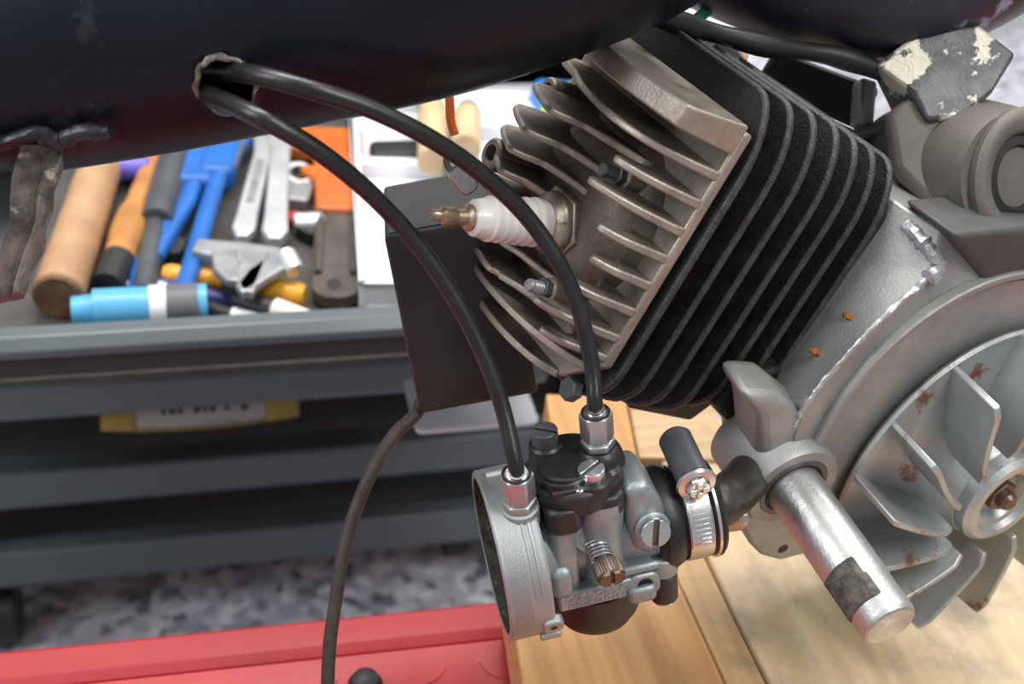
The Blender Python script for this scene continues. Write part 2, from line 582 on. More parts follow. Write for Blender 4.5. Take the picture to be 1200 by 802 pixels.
# cross beams behind
c1 = on_z(837, 478, WOODZ)
c2 = on_z(857, 513, WOODZ)
h1, h2 = on_z(640, 470, WOODZ), on_z(638, 512, WOODZ)
XB = frame_at(c1, V((0, 0, 1)), h1 - c1, 1.0)
ln = (h1 - c1).length
bw = abs((c2 - c1).dot(XB.y))
sg = 1 if (c2 - c1).dot(XB.y) > 0 else -1
lw = ln * .52
b0, b1_ = sorted((0, sg * bw * 1.9))
board('wooden_beam', XB, 0, lw, b0 - .004, b1_, -.036, 0.004, W4, 'knotty pale wooden block behind the hose clamp below the cooling fins')
board('wooden_beam', XB, lw + .001, ln, b0 - .004, b1_ + .03, -.036, 0.003, wood('pine_orange_block', (.66, .36, .13), (.50, .25, .08), wd, dt=.75), 'plain orange wooden block seen between the cable nut and the cylinder head')

# ------------------------------------------------------------------ tool cabinet
D1, D2, D3 = 0.70, 0.86, 1.0


def cf(px, py, d):
    q = CF.on(px, py, 1, d)
    return q.x, q.z


cab = thing('tool_cabinet', CF.p(0.2, D3 + .2, 0.0), 'dark blue-grey steel tool cabinet with its upper drawers pulled open', 'cabinet')
zt = cf(300, 383, D1)[1]
zb = cf(300, 425, D1)[1]
xl, xr = cf(-260, 400, D1)[0], cf(610, 380, D1)[0]
DEP = 0.40
drawer = obj('drawer', MB().box(CF, xl, xl + .012, D1, D1 + DEP, zb + .01, zt - .001).box(CF, xr - .012, xr, D1 + .02, D1 + DEP, zb + .01, zt - .001)
             .box(CF, xl, xr, D1 + DEP - .01, D1 + DEP, zb + .01, zt + .02), M['cabinet'], cab, bev=.001)
zff = cf(300, 401, D1)[1]
obj('front_panel', MB().box(CF, xl, xr + .01, D1 - .001, D1 + .003, zb, zff + .001), M['cabdark'], drawer, bev=.001, label='brownish dark drawer front')
obj('front_rail', MB().prism(CF.sub((xl, 0, 0), (0, 1, 0), (0, 0, 1), (1, 0, 0)), [(D1 - .004, zff), (D1 + .004, zff), (D1 + .016, zt - .004), (D1 + .016, zt), (D1 + .004, zt), (D1 - .004, zff + .006)], 0, xr - xl + .01), M['cabinet'], drawer, bev=.0012, label='bevelled blue-grey pull rail')
MZ = zt - .036
obj('rubber_mat', MB().box(CF, xl + .01, xr - .01, D1 + .004, D1 + DEP - .008, MZ - .004, MZ), M['mat_'], drawer)
# second drawer
z2t, z2b = cf(300, 428, D2)[1], cf(300, 473, D2)[1]
x2l, x2r = cf(-260, 430, D2)[0], cf(640, 430, D2)[0]
dr2 = obj('drawer', MB().box(CF, x2l, x2l + .01, D2, D2 + .3, z2b + .004, z2t - .002).box(CF, x2r - .01, x2r, D2, D2 + .3, z2b + .004, z2t - .002).box(CF, x2l, x2r, D2 + .02, D2 + .3, z2b + .004, z2b + .006), M['cabdark'], cab)
obj('front_panel', MB().prism(CF.sub((x2l, 0, 0), (0, 1, 0), (0, 0, 1), (1, 0, 0)), [(D2, z2b), (D2 + .01, z2b), (D2 + .01, z2t), (D2 - .002, z2t), (D2 - .006, z2t - .006), (D2 - .006, z2b + .008)], 0, x2r - x2l), M['cabinet'], dr2, bev=.001)
# body with closed drawers
za, zb_ = cf(300, 525, D3)[1], cf(300, 564, D3)[1]
zc, zd = cf(300, 619, D3)[1], cf(300, 657, D3)[1]
x3l, x3r = cf(-330, 550, D3)[0], cf(690, 550, D3)[0]
ztop = zt + .06
obj('cabinet_body', MB().box(CF, x3l, x3l + .02, D3, D3 + .45, zd, ztop).box(CF, x3r - .02, x3r, D3, D3 + .45, zd, ztop)
    .box(CF, x3l, x3r, D3 + .43, D3 + .45, zd, ztop).box(CF, x3l, x3r, D3 + .09, D3 + .45, ztop - .004, ztop + .01)
    .box(CF, x3l, x3r, D3 + .06, D3 + .08, zd, z2b - .01), M['cabdark'], cab)
obj('lower_rail', MB().box(CF, x3l, x3r, D3 - .012, D3 + .02, zb_, za), M['cabinet'], cab, bev=.004, label='dark grey rail')
obj('lower_rail', MB().box(CF, x3l, x3r, D3 - .005, D3 + .02, zd, zc), M['cabinet'], cab, bev=.004, label='blue-grey bottom rail')
for wx in (x3l + .06, x3r - .06, .28):
    f = CF.sub((wx, D3 + .07, .0))
    cs = obj('caster', MB().cyl(f.sub((0, 0, .035), (0, 1, 0), (0, 0, 1), (1, 0, 0)), .034, -.014, .014, 24, .004), M['rubber'], cab)
    obj('caster_fork', MB().box(f, -.02, .02, -.02, .02, .04, zd + .002), M['cabinet'], cs)
# label holder: warning label hanging below second drawer
lf = CF
q0, q1 = cf(121, 488, D2 + .03), cf(347, 477, D2 + .03)
wp = CF.on(6, 722, 2, 0.03)
obj('caster', MB().cyl(CF.sub((wp.x, wp.y, .032), (0, 1, 0), (0, 0, 1), (1, 0, 0)), .032, -.016, .016, 24, .004), M['rubber'], cab)
lab = MB()
n = 12
for k in range(n + 1):
    t = k / n
    x = q0[0] + (q1[0] - q0[0]) * t
    dz = .014 * (1 - (2 * t - 1) ** 2 * .45)
    lab.v += [CF.p(x, D2 + .028, z2b + .012), CF.p(x, D2 - .004, z2b - .006 - dz)]
lab.f = [(2 * k, 2 * k + 2, 2 * k + 3, 2 * k + 1) for k in range(n)]
lo_ = obj('paper_label', lab, M['sheet'])
sd = lo_.modifiers.new('solid', 'SOLIDIFY')
sd.thickness = .0006
tag(lo_, 'yellow and white printed paper label sagging below the second drawer front', 'label')


def labstrip(t0, t1, u0, u1, m, nm='printed_band'):
    mb = MB()
    ks = 6
    for k in range(ks + 1):
        t = t0 + (t1 - t0) * k / ks
        x = q0[0] + (q1[0] - q0[0]) * t
        dz = .014 * (1 - (2 * t - 1) ** 2 * .45)
        top, bot = z2b + .012, z2b - .006 - dz
        for u in (u0, u1):
            mb.v.append(CF.p(x, D2 + .028 - .032 * u - .0012, top + (bot - top) * u))
    mb.f = [(2 * k, 2 * k + 2, 2 * k + 3, 2 * k + 1) for k in range(ks)]
    o = obj(nm, mb, m, lo_)
    s_ = o.modifiers.new('solid', 'SOLIDIFY')
    s_.thickness = .0003
    s_.offset = 0


labstrip(0, .17, 0.02, .99, M['yellowlabel'])
labstrip(.83, 1, 0.02, .99, M['yellowlabel'])
labstrip(.17, .83, .95, .99, M['yellowlabel'])
for t_, w_ in ((.30, .02), (.34, .03), (.385, .02), (.46, .035), (.51, .02), (.545, .03), (.62, .02)):
    labstrip(t_, t_ + w_, .50, .68, M['ink'], 'printed_mark')
labstrip(.705, .735, .45, .70, M['ink'], 'printed_mark')

# things lying in the drawers ----------------------------------------------


def T(px, py, h=0.0):
    return on_z(px, py, MZ + h)


def line_frame(a, b):
    d = b - a
    f = frame_at(a, V((0, 0, 1)), d, 1.0)
    return f, d.length


def stick(a, b, r0_, r1_, seg=16, flat=1.0, prof=None):
    """rounded bar from a to b (world)"""
    n = 10
    pts = [a.lerp(b, k / n) for k in range(n + 1)]
    if prof:
        rad = [r0_ * prof[min(int(k * len(prof) / (n + 1)), len(prof) - 1)] for k in range(n + 1)]
    else:
        rad = [r0_ + (r1_ - r0_) * k / n for k in range(n + 1)]
    return MB().tube(pts, rad, seg, flat=flat)


# big hammer
ha = thing('hammer', T(66, 345), 'large hammer with a plain tan wooden handle, leftmost tool in the drawer', 'hammer')
obj('handle', stick(T(68, 347, .018), T(128, 165, .018), .0178, .0165, 20), M['wood_dark'], ha)
d = (T(128, 165) - T(68, 347)).normalized()
obj('handle_end', stick(T(68, 347, .018) - d * .003, T(68, 347, .018) + d * .002, .0165, .0180, 20), M['wood_end'], ha, label='dark rough end grain')
f, l_ = line_frame(T(128, 165, .018), T(140, 120, .018))
obj('hammer_head', MB().box(f, 0, .035, -.05, .05, -.016, .018), M['toolgrey'], ha, bev=.004)
# small hammer
hb = thing('hammer', T(125, 330), 'small hammer with varnished orange-brown handle and black end, beside the large hammer', 'hammer')
obj('handle', stick(T(139, 305, .014), T(180, 185, .014), .0118, .0095, 18, prof=[1, 1.12, 1.05, .8, .72, .7, .74]), M['wood_orange'], hb)
obj('rubber_end', stick(T(125, 336, .014), T(139, 305, .014), .0115, .0125, 18), M['blacktool'], hb)
f, l_ = line_frame(T(180, 185, .014), T(190, 150, .014))
obj('hammer_head', MB().box(f, 0, .025, -.04, .04, -.012, .012), M['toolgrey'], hb, bev=.003)
# grey clamp bar tool
pw = thing('pry_bar', T(168, 330), 'grey steel bar with thick black-grey grip between the hammers and the blue pliers', 'pry bar')
obj('grip', stick(T(183, 262, .016), T(212, 165, .016), .0135, .0135, 16), M['toolgrey'], pw)
obj('shaft', stick(T(168, 345, .013), T(183, 262, .013), .0085, .0098, 16), M['toolgrey'], pw)
# blue pliers


def pliers(name, label, pts1, pts2, jaw, grp):
    t = thing(name, T(*pts1[0]), label, 'pliers', grp)
    obj('handle', MB().tube(smooth_path([T(*p) for p in pts1], 5), .0085, 14, flat=.8), M['blue'], t)
    obj('handle', MB().tube(smooth_path([T(*p) for p in pts2], 5), .0085, 14, flat=.8), M['blue'], t)
    f, l_ = line_frame(T(*jaw[0]), T(*jaw[1]))
    obj('jaw', MB().prism(f, [(0, -.012), (l_ * .5, -.014), (l_, -.005), (l_, .005), (l_ * .5, .014), (0, .012)], -.005, .007), M['toolsteel'], t, bev=.002)
    return t


pliers('pliers', 'blue-handled pliers lying closest to the grey bar', [(180, 305, .012), (205, 262, .012), (222, 232, .014), (232, 190, .016)], [(160, 345, .01), (172, 300, .012), (215, 235, .012), (226, 190, .014)], [(232, 188, .014), (240, 150, .014)], None)
pliers('pliers', 'blue-handled pliers with silver neck, crossing under the light blue tape', [(205, 368, .018), (228, 300, .018), (244, 245, .018), (262, 190, .018)], [(262, 205, .012), (272, 185, .012), (285, 165, .012), (292, 150, .012)], [(258, 200, .018), (276, 140, .018)], None)
obj_ = thing('plier_collar', T(241, 250, .02), 'silver ring around the neck of the blue pliers', 'ring')
bpy.data.objects.remove(obj_)
# wide blue blocks of grip
gb = thing('shears', T(225, 210), 'blue moulded tin snips grips under the frame, above the blue pliers', 'shears')
f, l_ = line_frame(T(225, 232, .006), T(238, 180, .006))
obj('grip', MB().prism(f, rrect(0, l_, -.016, .016, .008), 0, .018), M['blue'], gb, bev=.004)
f, l_ = line_frame(T(252, 225, .006), T(268, 180, .006))
obj('grip', MB().prism(f, rrect(0, l_, -.014, .014, .008), 0, .021), M['blue'], gb, bev=.004)
obj('blade', MB().box(line_frame(T(255, 185, .004), T(275, 150, .004))[0], 0, .05, -.012, .012, 0, .006), M['toolsteel'], gb)


def spanner(label, a, b, wd_, m, slot=True):
    f, l_ = line_frame(T(*a), T(*b))
    t = thing('spanner', T(a[0], a[1]), label, 'wrench', None)
    o = [(-.004, -wd_ * .5), (.008, -wd_ * 1.05), (.028, -wd_ * .95), (l_ - .03, -wd_ * .85), (l_, -wd_ * 1.3), (l_, wd_ * 1.3), (l_ - .03, wd_ * .85), (.028, wd_ * .95), (.008, wd_ * 1.05), (-.004, wd_ * .5)]
    bar = obj('bar', MB().prism(f, o, -.004, .006), m, t, bev=.0015)
    if slot:
        obj('recess', MB().box(f, .045, l_ - .045, -wd_ * .38, wd_ * .38, .0058, .0066), M['toolsteel'], t, label='darker sunk panel along the bar')
    return t


spanner('chrome spanner with a dark recessed shank, left one of the two chrome spanners', (284, 280, .012), (313, 165, .012), .0085, M['chrome'])
spanner('smooth chrome spanner, right one of the two chrome spanners', (322, 283, .016), (330, 160, .016), .0095, M['chrome'], False)
# small bits
sm = thing('hose_clip', T(350, 232), 'small grey steel clip among loose bits beside the orange wrench', 'clip')
obj('band', MB().ring(frame_at(T(350, 208, .010), V((.2, -.3, 1)), LV, 1), .008, .012, -.006, .006, 20), M['toolsteel'], sm)
obj('block', MB().prism(line_frame(T(345, 248, .0), T(355, 222, .0))[0], rrect(0, .03, -.011, .011, .004), 0, .012), M['toolsteel'], sm, bev=.002)
tag(obj('socket', MB().cyl(frame_at(T(362, 262, .009), LV, DV, 1), .009, -.012, .012, 16, .002), M['chrome']), 'short white-chrome socket lying beside the red cap', 'socket')
tag(obj('bottle_cap', MB().cyl(frame_at(T(343, 262, .0), V((0, 0, 1)), DV, 1), .008, 0, .008, 16, .001), mat('red_cap', (.42, .02, .03), rough=.4)), 'small red plastic cap among loose bits in drawer', 'cap')
tag(obj('rubber_block', MB().prism(line_frame(T(355, 285, 0), T(378, 272, 0))[0], rrect(0, .03, -.009, .009, .003), 0, .012), M['blacktool'], bev=.001), 'small black rubber block left of the brown wrench', 'block')
# orange adjustable wrench with brown handle
ow = thing('pipe_wrench', T(395, 360), 'orange pipe wrench with a brown steel handle standing along the white tray', 'wrench')
f, l_ = line_frame(T(393, 362, .004), T(395, 262, .004))
obj('handle', MB().prism(f, rrect(0, l_, -.017, .017, .015), 0, .010).prism(f, rrect(.01, .034, -.0065, .0065, .006), .0098, .0102), M['brownsteel'], ow, bev=.003)
obj('hang_hole', MB().prism(f, circ(.017, .001, .0055, 16, 1.3, 1), .009, .0104), M['seal_shadow'], ow)
obj('handle_rib', MB().tube([f.p(.03, -.013, .011), f.p(l_, -.013, .011)], .003, 8).tube([f.p(.03, .013, .011), f.p(l_, .013, .011)], .003, 8), M['brownsteel'], ow)
f, l2 = line_frame(T(395, 262, .004), T(398, 165, .004))
obj('wrench_head', MB().prism(f, [(0, -.017), (0, .017), (l2 * .35, .019), (l2 * .45, .032), (l2 * .52, .03), (l2 * .5, .020), (l2 * .7, .022), (l2 * .72, .05), (l2, .05), (l2, -.02), (l2 * .3, -.02)], 0, .014), M['orange'], ow, bev=.003)
# gear puller / vernier like dull tool
gp = thing('gear_puller', T(290, 320), 'dull grey two-armed gear puller lying across the yellow screwdrivers', 'puller')
f, l_ = line_frame(T(228, 292, .026), T(345, 305, .026))
obj('cross_bar', MB().prism(f, [(0, -.008), (l_ * .5, -.016), (l_, -.007), (l_, .007), (l_ * .5, .010), (0, .008)], -.004, .005), M['toolsteel'], gp, bev=.002)
for a, b_ in (((262, 298), (272, 340)), ((300, 300), (288, 352)), ((338, 302), (282, 350))):
    f, l_ = line_frame(T(*a, .028), T(*b_, .022))
    obj('arm', MB().prism(f, [(0, -.009), (l_ * .6, -.010), (l_, -.004), (l_ + .004, .006), (l_ * .6, .008), (0, .010)], -.003, .004), M['toolsteel'], gp, bev=.0015)
obj('screw_end', stick(T(335, 300, .032), T(346, 318, .028), .008, .007), M['chrome'], gp)


def screwdriver(label, a, b, r, m, tip=None):
    t = thing('screwdriver', T(a[0], a[1]), label, 'screwdriver', None)
    obj('handle', stick(T(*a), T(*b), r, r, 14, prof=[.8, 1, .96, 1, .96, 1, .8]), m, t)
    d = (T(*a) - T(*b)).normalized()
    obj('shank', stick(T(*a), T(*a) + d * .05, .0025, .0025, 10), M['chrome'], t)
    return t


screwdriver('yellow-handled screwdriver under the gear puller, left end near light blue tape', (262, 330, .010), (192, 322, .010), .0085, M['yellow'])
screwdriver('yellow-handled screwdriver whose butt points right of the gear puller', (300, 338, .010), (357, 347, .010), .0095, M['yellow'])


def marker(label, a, b, c, r, m, capm):
    t = thing('marker_pen', T(a[0], a[1]), label, 'pen', None)
    obj('barrel', stick(T(*a), T(*b), r, r), m, t)
    obj('cap', stick(T(*b), T(*c), r * 1.06, r * .75), capm, t)
    return t


marker('purple marker pen lying left of the black pens', (180, 333, .006), (262, 352, .006), (275, 355, .006), .0065, M['purple'], M['purple'])
marker('black marker pen with a small white cap nearest the drawer front', (235, 360, .007), (272, 372, .007), (305, 377, .007), .007, M['blacktool'], M['white'])
marker('black marker pen with a large cream cap, rightmost of the pens', (275, 353, .010), (322, 364, .010), (368, 377, .010), .0088, M['blacktool'], mat('cream_cap', (.72, .66, .55), rough=.45))
tag(obj('white_stick', stick(T(150, 338, .006), T(205, 338, .006), .006, .006), M['white']), 'short white plastic stick behind the light blue glue tube', 'stick')
# light blue cartridge
lb = thing('glue_tube', T(165, 365), 'light blue cartridge with white and grey label lying at the drawer front', 'tube')
a, b_ = T(92, 366, .016), T(243, 358, .016)
dd = (b_ - a).normalized()
LL = (b_ - a).length
obj('body', stick(a + dd * .01, b_, .0155, .0155, 20), M['lightblue'], lb)
obj('nozzle_end', stick(a - dd * .004, a + dd * .012, .011, .0125, 14), M['lightblue'], lb)
obj('white_label', stick(a + dd * LL * .55, a + dd * LL * .68, .0160, .0160, 20), M['white'], lb)
obj('grey_label', stick(a + dd * LL * .68, a + dd * LL * .93, .0161, .0161, 20), M['greypaint'], lb)
# small black part under the hammer area
tag(obj('rubber_disc', MB().cyl(frame_at(T(203, 300, .0), V((0, 0, 1)), DV, 1), .012, 0, .012, 18, .002), M['blacktool']), 'flat black round knob between blue pliers and yellow screwdriver', 'knob')
tag(obj('purple_roll', MB().cyl(frame_at(T(158, 198, .015), LV, DV, 1), .010, -.018, .012, 18, .002), mat('violet_plastic', (.12, .10, .50), rough=.4)), 'violet plastic roll peeking below frame between hammer handles', 'roll')

# white tray, with black brush head
tr = thing('plastic_tray', T(440, 260), 'white plastic tray at the right end of the drawer behind the black coil box', 'tray')
ta_, tb_ = T(420, 366), T(409, 130)
f = Fr((ta_.x, ta_.y, 0), (tb_ - ta_).normalized().cross(V((0, 0, 1))), (tb_ - ta_).normalized(), (0, 0, 1))
tx0, tx1, ty0, ty1 = 0, .20, .002, (tb_ - ta_).length
obj('base', MB().box(f, tx0, tx1, ty0, ty1, MZ, MZ + .004), M['white'], tr)
rim = MB()
th_ = .007
rim.box(f, tx0, tx0 + th_, ty0, ty1, MZ, MZ + .024).box(f, tx1 - th_, tx1, ty0, ty1, MZ, MZ + .024).box(f, tx0, tx1, ty0, ty0 + th_, MZ, MZ + .024).box(f, tx0, tx1, ty1 - th_, ty1, MZ, MZ + .024)
obj('rim', rim, M['white'], tr, bev=.002)
obj('divider', MB().box(f, tx0, tx1, f.on(440, 213, 2, MZ).y, f.on(440, 205, 2, MZ).y, MZ, MZ + .018), M['white'], tr, bev=.002)
bb = T(468, 188, .006)
tag(obj('black_clip', MB().prism(Fr(bb, LV, DV, (0, 0, 1)), rrect(-.026, .026, -.014, .014, .008), 0, .014), M['blacktool'], bev=.004), 'black plastic clip lying in the white tray', 'clip')
# wooden handles behind (pale) and orange loop
for k, (a, b_) in enumerate((((508, 190, .03), (506, 128, .03)), ((545, 175, .03), (548, 135, .03)))):
    t = thing('file', T(*a), ('pale wooden file handle seen behind the throttle cable, left of the orange wire' if k == 0 else 'pale wooden file handle right of the orange wire behind the cable'), 'file')
    obj('handle', stick(T(*a), T(*b_), .0135, .012, 16), M['palewood'], t)
    d = (T(*b_) - T(*a)).normalized()
    obj('ferrule', stick(T(*b_), T(*b_) + d * .012, .0125, .010, 16), M['blacktool'] if k == 0 else M['toolsteel'], t)
tag(obj('orange_wire', MB().tube(smooth_path([U(533, 158, -330), U(528, 140, -330), U(527, 118, -330), U(524, 96, -330)], 6), .0022, 8), mat('orange_wire', (.62, .13, .02), rough=.4)), 'thin orange wire hanging behind the black throttle cable', 'wire')
tag(obj('white_box', MB().prism(Fr(T(610, 150, 0), LV, DV, (0, 0, 1)), rrect(-.075, .07, -.03, .055, .008), 0, .02), M['white'], bev=.003), 'white plastic box behind the cylinder head fins', 'box')
bt = thing('blue_bag', T(640, 110), 'bright blue plastic bag showing above the cylinder head fins', 'bag')
obj('body', MB().prism(Fr(T(652, 118, .03), LV, DV, (0, 0, 1)), rrect(-.02, .03, -.02, .03, .01), -.02, .006).rough(.006, 30), mat('bright_blue', (.02, .22, .66), (.015, .17, .55), .4), bt, bev=.003)
obj('green_edge', MB().tube(smooth_path([T(630, 150, .045), T(642, 122, .045), T(670, 100, .045), T(690, 92, .045)], 5), .0035, 8), mat('lime', (.25, .5, .05), rough=.5), bt)
# white sheet below the coil box, on the second drawer
wb = Fr(WF.on(548, 488, 2, z2t + .004), LV, DV, (0, 0, 1))
tag(obj('drawer_tray', MB().prism(wb, rrect(-.045, .055, -.018, .05, .006), 0, .004), M['white'], bev=.001), 'white plastic lid on the second drawer below the black coil box', 'lid')

# ------------------------------------------------------------------ engine frame (from a fit of the photo's perspective)
RA = V((-0.760, 0.173, 0.626))
RB = V((-0.451, 0.552, -0.701))
RE = V((-0.467, -0.816, -0.341))
EN = Fr(CAMF.p(273.3, 242.7, 0), camdir(*RA) * SC, camdir(*RB) * SC, camdir(*RE) * SC)
# EN.x outward along cylinder, EN.y across the head away from the viewer, EN.z along the visible edge
en_base = EN.p(-300, 160, 330)
eng = thing('engine', en_base, 'single-cylinder engine with pale finned head, black finned cylinder and grey crankcase', 'engine')
PL = Fr(EN.o, EN.y, EN.x, EN.z)      # (b, a, e)
PE = Fr(EN.o, EN.y, EN.z, EN.x)      # (b, e, a)


def headplate(dx=0.0):
    return [(0 - dx, -2 - dx), (0 - dx, 337), (16 - dx, 352 + dx), (60, 392 + dx), (110, 408 + dx), (230, 408 + dx), (300, 380 + dx), (337 + dx, 330), (337 + dx, -2 - dx)]


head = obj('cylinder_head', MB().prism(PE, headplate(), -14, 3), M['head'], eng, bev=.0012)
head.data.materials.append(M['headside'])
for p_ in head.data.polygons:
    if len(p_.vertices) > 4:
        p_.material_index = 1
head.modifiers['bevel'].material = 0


def fin(prof, e, th=7.5, lean=0.0):
    n = len(prof)
    mb = MB()
    fr = PL
    vs, fs = [], []
    for sgn in (-1, 1):
        for (b, a) in prof:
            t = th * (1.45 - .45 * min(max(a, 0) / 110., 1))
            vs.append(fr.p(b, a, e + sgn * t * .5 + lean * a))
    fs = [tuple(range(n)), tuple(range(2 * n - 1, n - 1, -1))]
    fs += [(i, n + i, n + (i + 1) % n, (i + 1) % n) for i in range(n)]
    mb.add(vs, fs)
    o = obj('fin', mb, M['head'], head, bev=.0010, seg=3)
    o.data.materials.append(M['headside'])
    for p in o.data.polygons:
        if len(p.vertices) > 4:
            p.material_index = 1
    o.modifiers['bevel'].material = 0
    return o


def arc_prof(pts, n=5):
    return [(p.x, p.y) for p in smooth_path([V((a, b, 0)) for a, b in pts], n)]


full = arc_prof([(0, 4), (14, 42), (34, 78), (62, 101), (100, 110), (150, 104), (210, 88), (263, 64), (310, 50), (332, 30)]) + [(336, 0), (0, 0)]
top = [(0, 4), (0, 50), (2, 88)] + arc_prof([(6, 98), (40, 108), (110, 116), (180, 110), (260, 84), (320, 50)]) + [(334, 0), (0, 0)]


def finger(tip_b, tip_h, far=True):
    p = arc_prof([(1, 4), (8, 26), (tip_b * .45, tip_h * .72), (tip_b * .8, tip_h * .97), (tip_b + 2, tip_h + 3), (tip_b + 9, tip_h - 5), (tip_b + 6, tip_h - 25), (tip_b + 2, tip_h * .45)], 4)
    return p + [(tip_b + 30, 14), (tip_b + 60, 0), (1, 0)]


def farfin(b0, h0, b1, h1):
    return [(90, 0), (100, 26), (b0 - 30, 58), (b0 - 8, 78), (b0 - 3, h0 - 14), (b0 + 3, h0 - 3), (b0 + 12, h0)] + [(b0 + (b1 - b0) * t, h0 + (h1 - h0) * t + 6 * sin(pi * t)) for t in (.3, .5, .7, .9)] + [(b1 + 3, h1 - 8), (b1 + 8, h1 * .5), (b1 + 6, 0)]


fin(top, 9, 27)
fin(full, 58.6, 9)
E0, DE = 58.6, 39.5
for i, (tb, th_) in enumerate(((68, 94), (84, 99), (44, 84), (38, 74), (44, 84), (58, 104))):
    fin(finger(tb, th_), E0 + DE * (i + 1), 9)
fin(finger(40, 86), 326, 8)
fin(farfin(178, 131, 292, 91), 98, 9)
fin(farfin(197, 135, 308, 90), 137.6, 9)
fin(farfin(215, 128, 318, 84), 172, 9)
fin(farfin(232, 112, 324, 70), 208, 9)
fin(farfin(238, 104, 324, 70), 246, 8)
fin(farfin(215, 88, 318, 66), 292, 8)
fin(farfin(185, 88, 310, 60), 326, 8)
fin(arc_prof([(8, 4), (40, 36), (90, 62), (150, 74), (210, 74), (270, 62), (300, 48), (316, 40)]) + [(322, 0), (8, 0)], 350, 8)
fin(arc_prof([(62, 4), (90, 30), (150, 46), (220, 44), (280, 26)]) + [(288, 0), (62, 0)], 392, 8)
# dome under the fins, plug boss, bolt bosses
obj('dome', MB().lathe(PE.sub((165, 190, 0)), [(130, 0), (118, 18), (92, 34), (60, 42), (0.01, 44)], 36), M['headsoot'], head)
PB = EN.on(700, 266, 1, 165)          # spark plug seat seen through the fins
PD = (EN.x + EN.z * 0.20).normalized()
plane_pl = frame_at(EN.p(PB.x, PB.y, PB.z), PD, EN.y)
plug_fr = frame_at(plane_pl.p(0, 0, 12), PD, EN.y, SC * 1.17)
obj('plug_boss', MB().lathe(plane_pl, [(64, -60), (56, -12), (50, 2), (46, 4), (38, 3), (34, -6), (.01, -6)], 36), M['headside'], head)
for (bx, ee, hh, rr) in ((300, 208, 92, 22), (300, 100, 60, 18), (96, 122, 52, 17), (110, 300, 52, 17), (290, 330, 50, 18)):
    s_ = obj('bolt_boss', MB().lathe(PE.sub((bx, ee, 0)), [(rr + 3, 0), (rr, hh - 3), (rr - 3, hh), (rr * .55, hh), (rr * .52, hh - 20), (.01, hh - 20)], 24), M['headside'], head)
for (bx, ee) in ((96, 122), (110, 300)):
    st = MB().lathe(PE.sub((bx, ee, 0)), [(0.01, 84), (8, 83), (9, 80)] + [q for k in range(9) for q in ((9, 78 - k * 4), (7.6, 76 - k * 4))] + [(9, 40)], 16)
    obj('stud', st, M['toolgrey'] if bx < 100 else M['toolsteel'], head, label='threaded stud')
    obj('stud_nut', MB().prism(PE.sub((bx, ee, 0)), circ(0, 0, 15, 6), 50, 62), M['toolgrey'], head, bev=.0004)

# cylinder -----------------------------------------------------------------
cyl = obj('cylinder', MB().lathe(PE.sub((166, 170, 0)), [(128, -14), (128, -310)], 40), M['cyl'], eng)


def cylfin_outline(k, tap):
    x0 = -10 + tap * .3
    return (rrect(x0, 340 - tap * .5, -18 + tap * .25, 352 - tap * .2, (58, 60, 60, 46), 7), rrect(70, 290, -62 + tap, 404 - tap, 60, 5))


for k in range(7):
    a = -28 - 46.3 * k
    tap = 0 if k < 4 else (k - 3) * 14
    # one rounded outline with shallow corners
    x0, x1, y0, y1 = -10 + tap * .2, 342 - tap * .4, -52 + tap * .3, 410 - tap * 1.1
    o = []
    for (cx, cy, sx, sy) in ((x0, y0, 1, 1), (x1, y0, -1, 1), (x1, y1, -1, -1), (x0, y1, 1, -1)):
        cb, ce_ = (56, 112) if (cy == y0) else (84, 78)
        arc = []
        for j in range(8):
            t = j / 7 * pi / 2
            arc.append((cx + sx * cb * (1 - sin(t)), cy + sy * ce_ * (1 - cos(t))))
        # order ccw
        o.append(arc)
    outl = o[0][::-1] + o[1] + o[2][::-1] + o[3]
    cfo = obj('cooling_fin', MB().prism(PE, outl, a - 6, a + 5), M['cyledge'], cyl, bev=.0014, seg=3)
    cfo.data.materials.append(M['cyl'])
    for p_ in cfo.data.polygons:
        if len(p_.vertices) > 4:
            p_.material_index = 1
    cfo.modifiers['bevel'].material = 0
# transverse scallops under the head
obj('base_flange', MB().prism(PE, rrect(2, 330, 0, 350, 40), -326, -308), M['cyl'], cyl, bev=.001)
obj('exhaust_port', MB().prism(PE.sub((-2, 380, -215)), [(20, -60), (240, -60), (220, 40), (60, 40)], -60, 70), M['cyl'], cyl, bev=.002)
obj('fin_bridge', MB().prism(Fr(EN.o, EN.x, EN.z, EN.y), [(-318, 268), (-240, 300), (-216, 352), (-262, 376), (-330, 366)], -6, 40), M['cyl'], cyl, bev=.003, label='smooth black web joining the last fins')
for (bx, ee) in ((8, 210), (8, 120)):
    pass
for (px_, py_, l1) in ((800, 486, 0), (604, 446, 1)):
    pass
# studs under the barrel
for bb_, ee_ in ((40, 398), (250, 420)):
    obj('barrel_nut', MB().prism(PE.sub((bb_, ee_, 0)), circ(0, 0, 17, 6), -18, -2), M['toolgrey'], cyl, bev=.0005)

# crankcase ----------------------------------------------------------------
CBP = -100.0
CE = Fr(EN.o, EN.x, EN.z, EN.y)       # (a, e, b)


def ce(px, py, b=CBP):
    q = EN.on(px, py, 1, b)
    return (q.x, q.z)


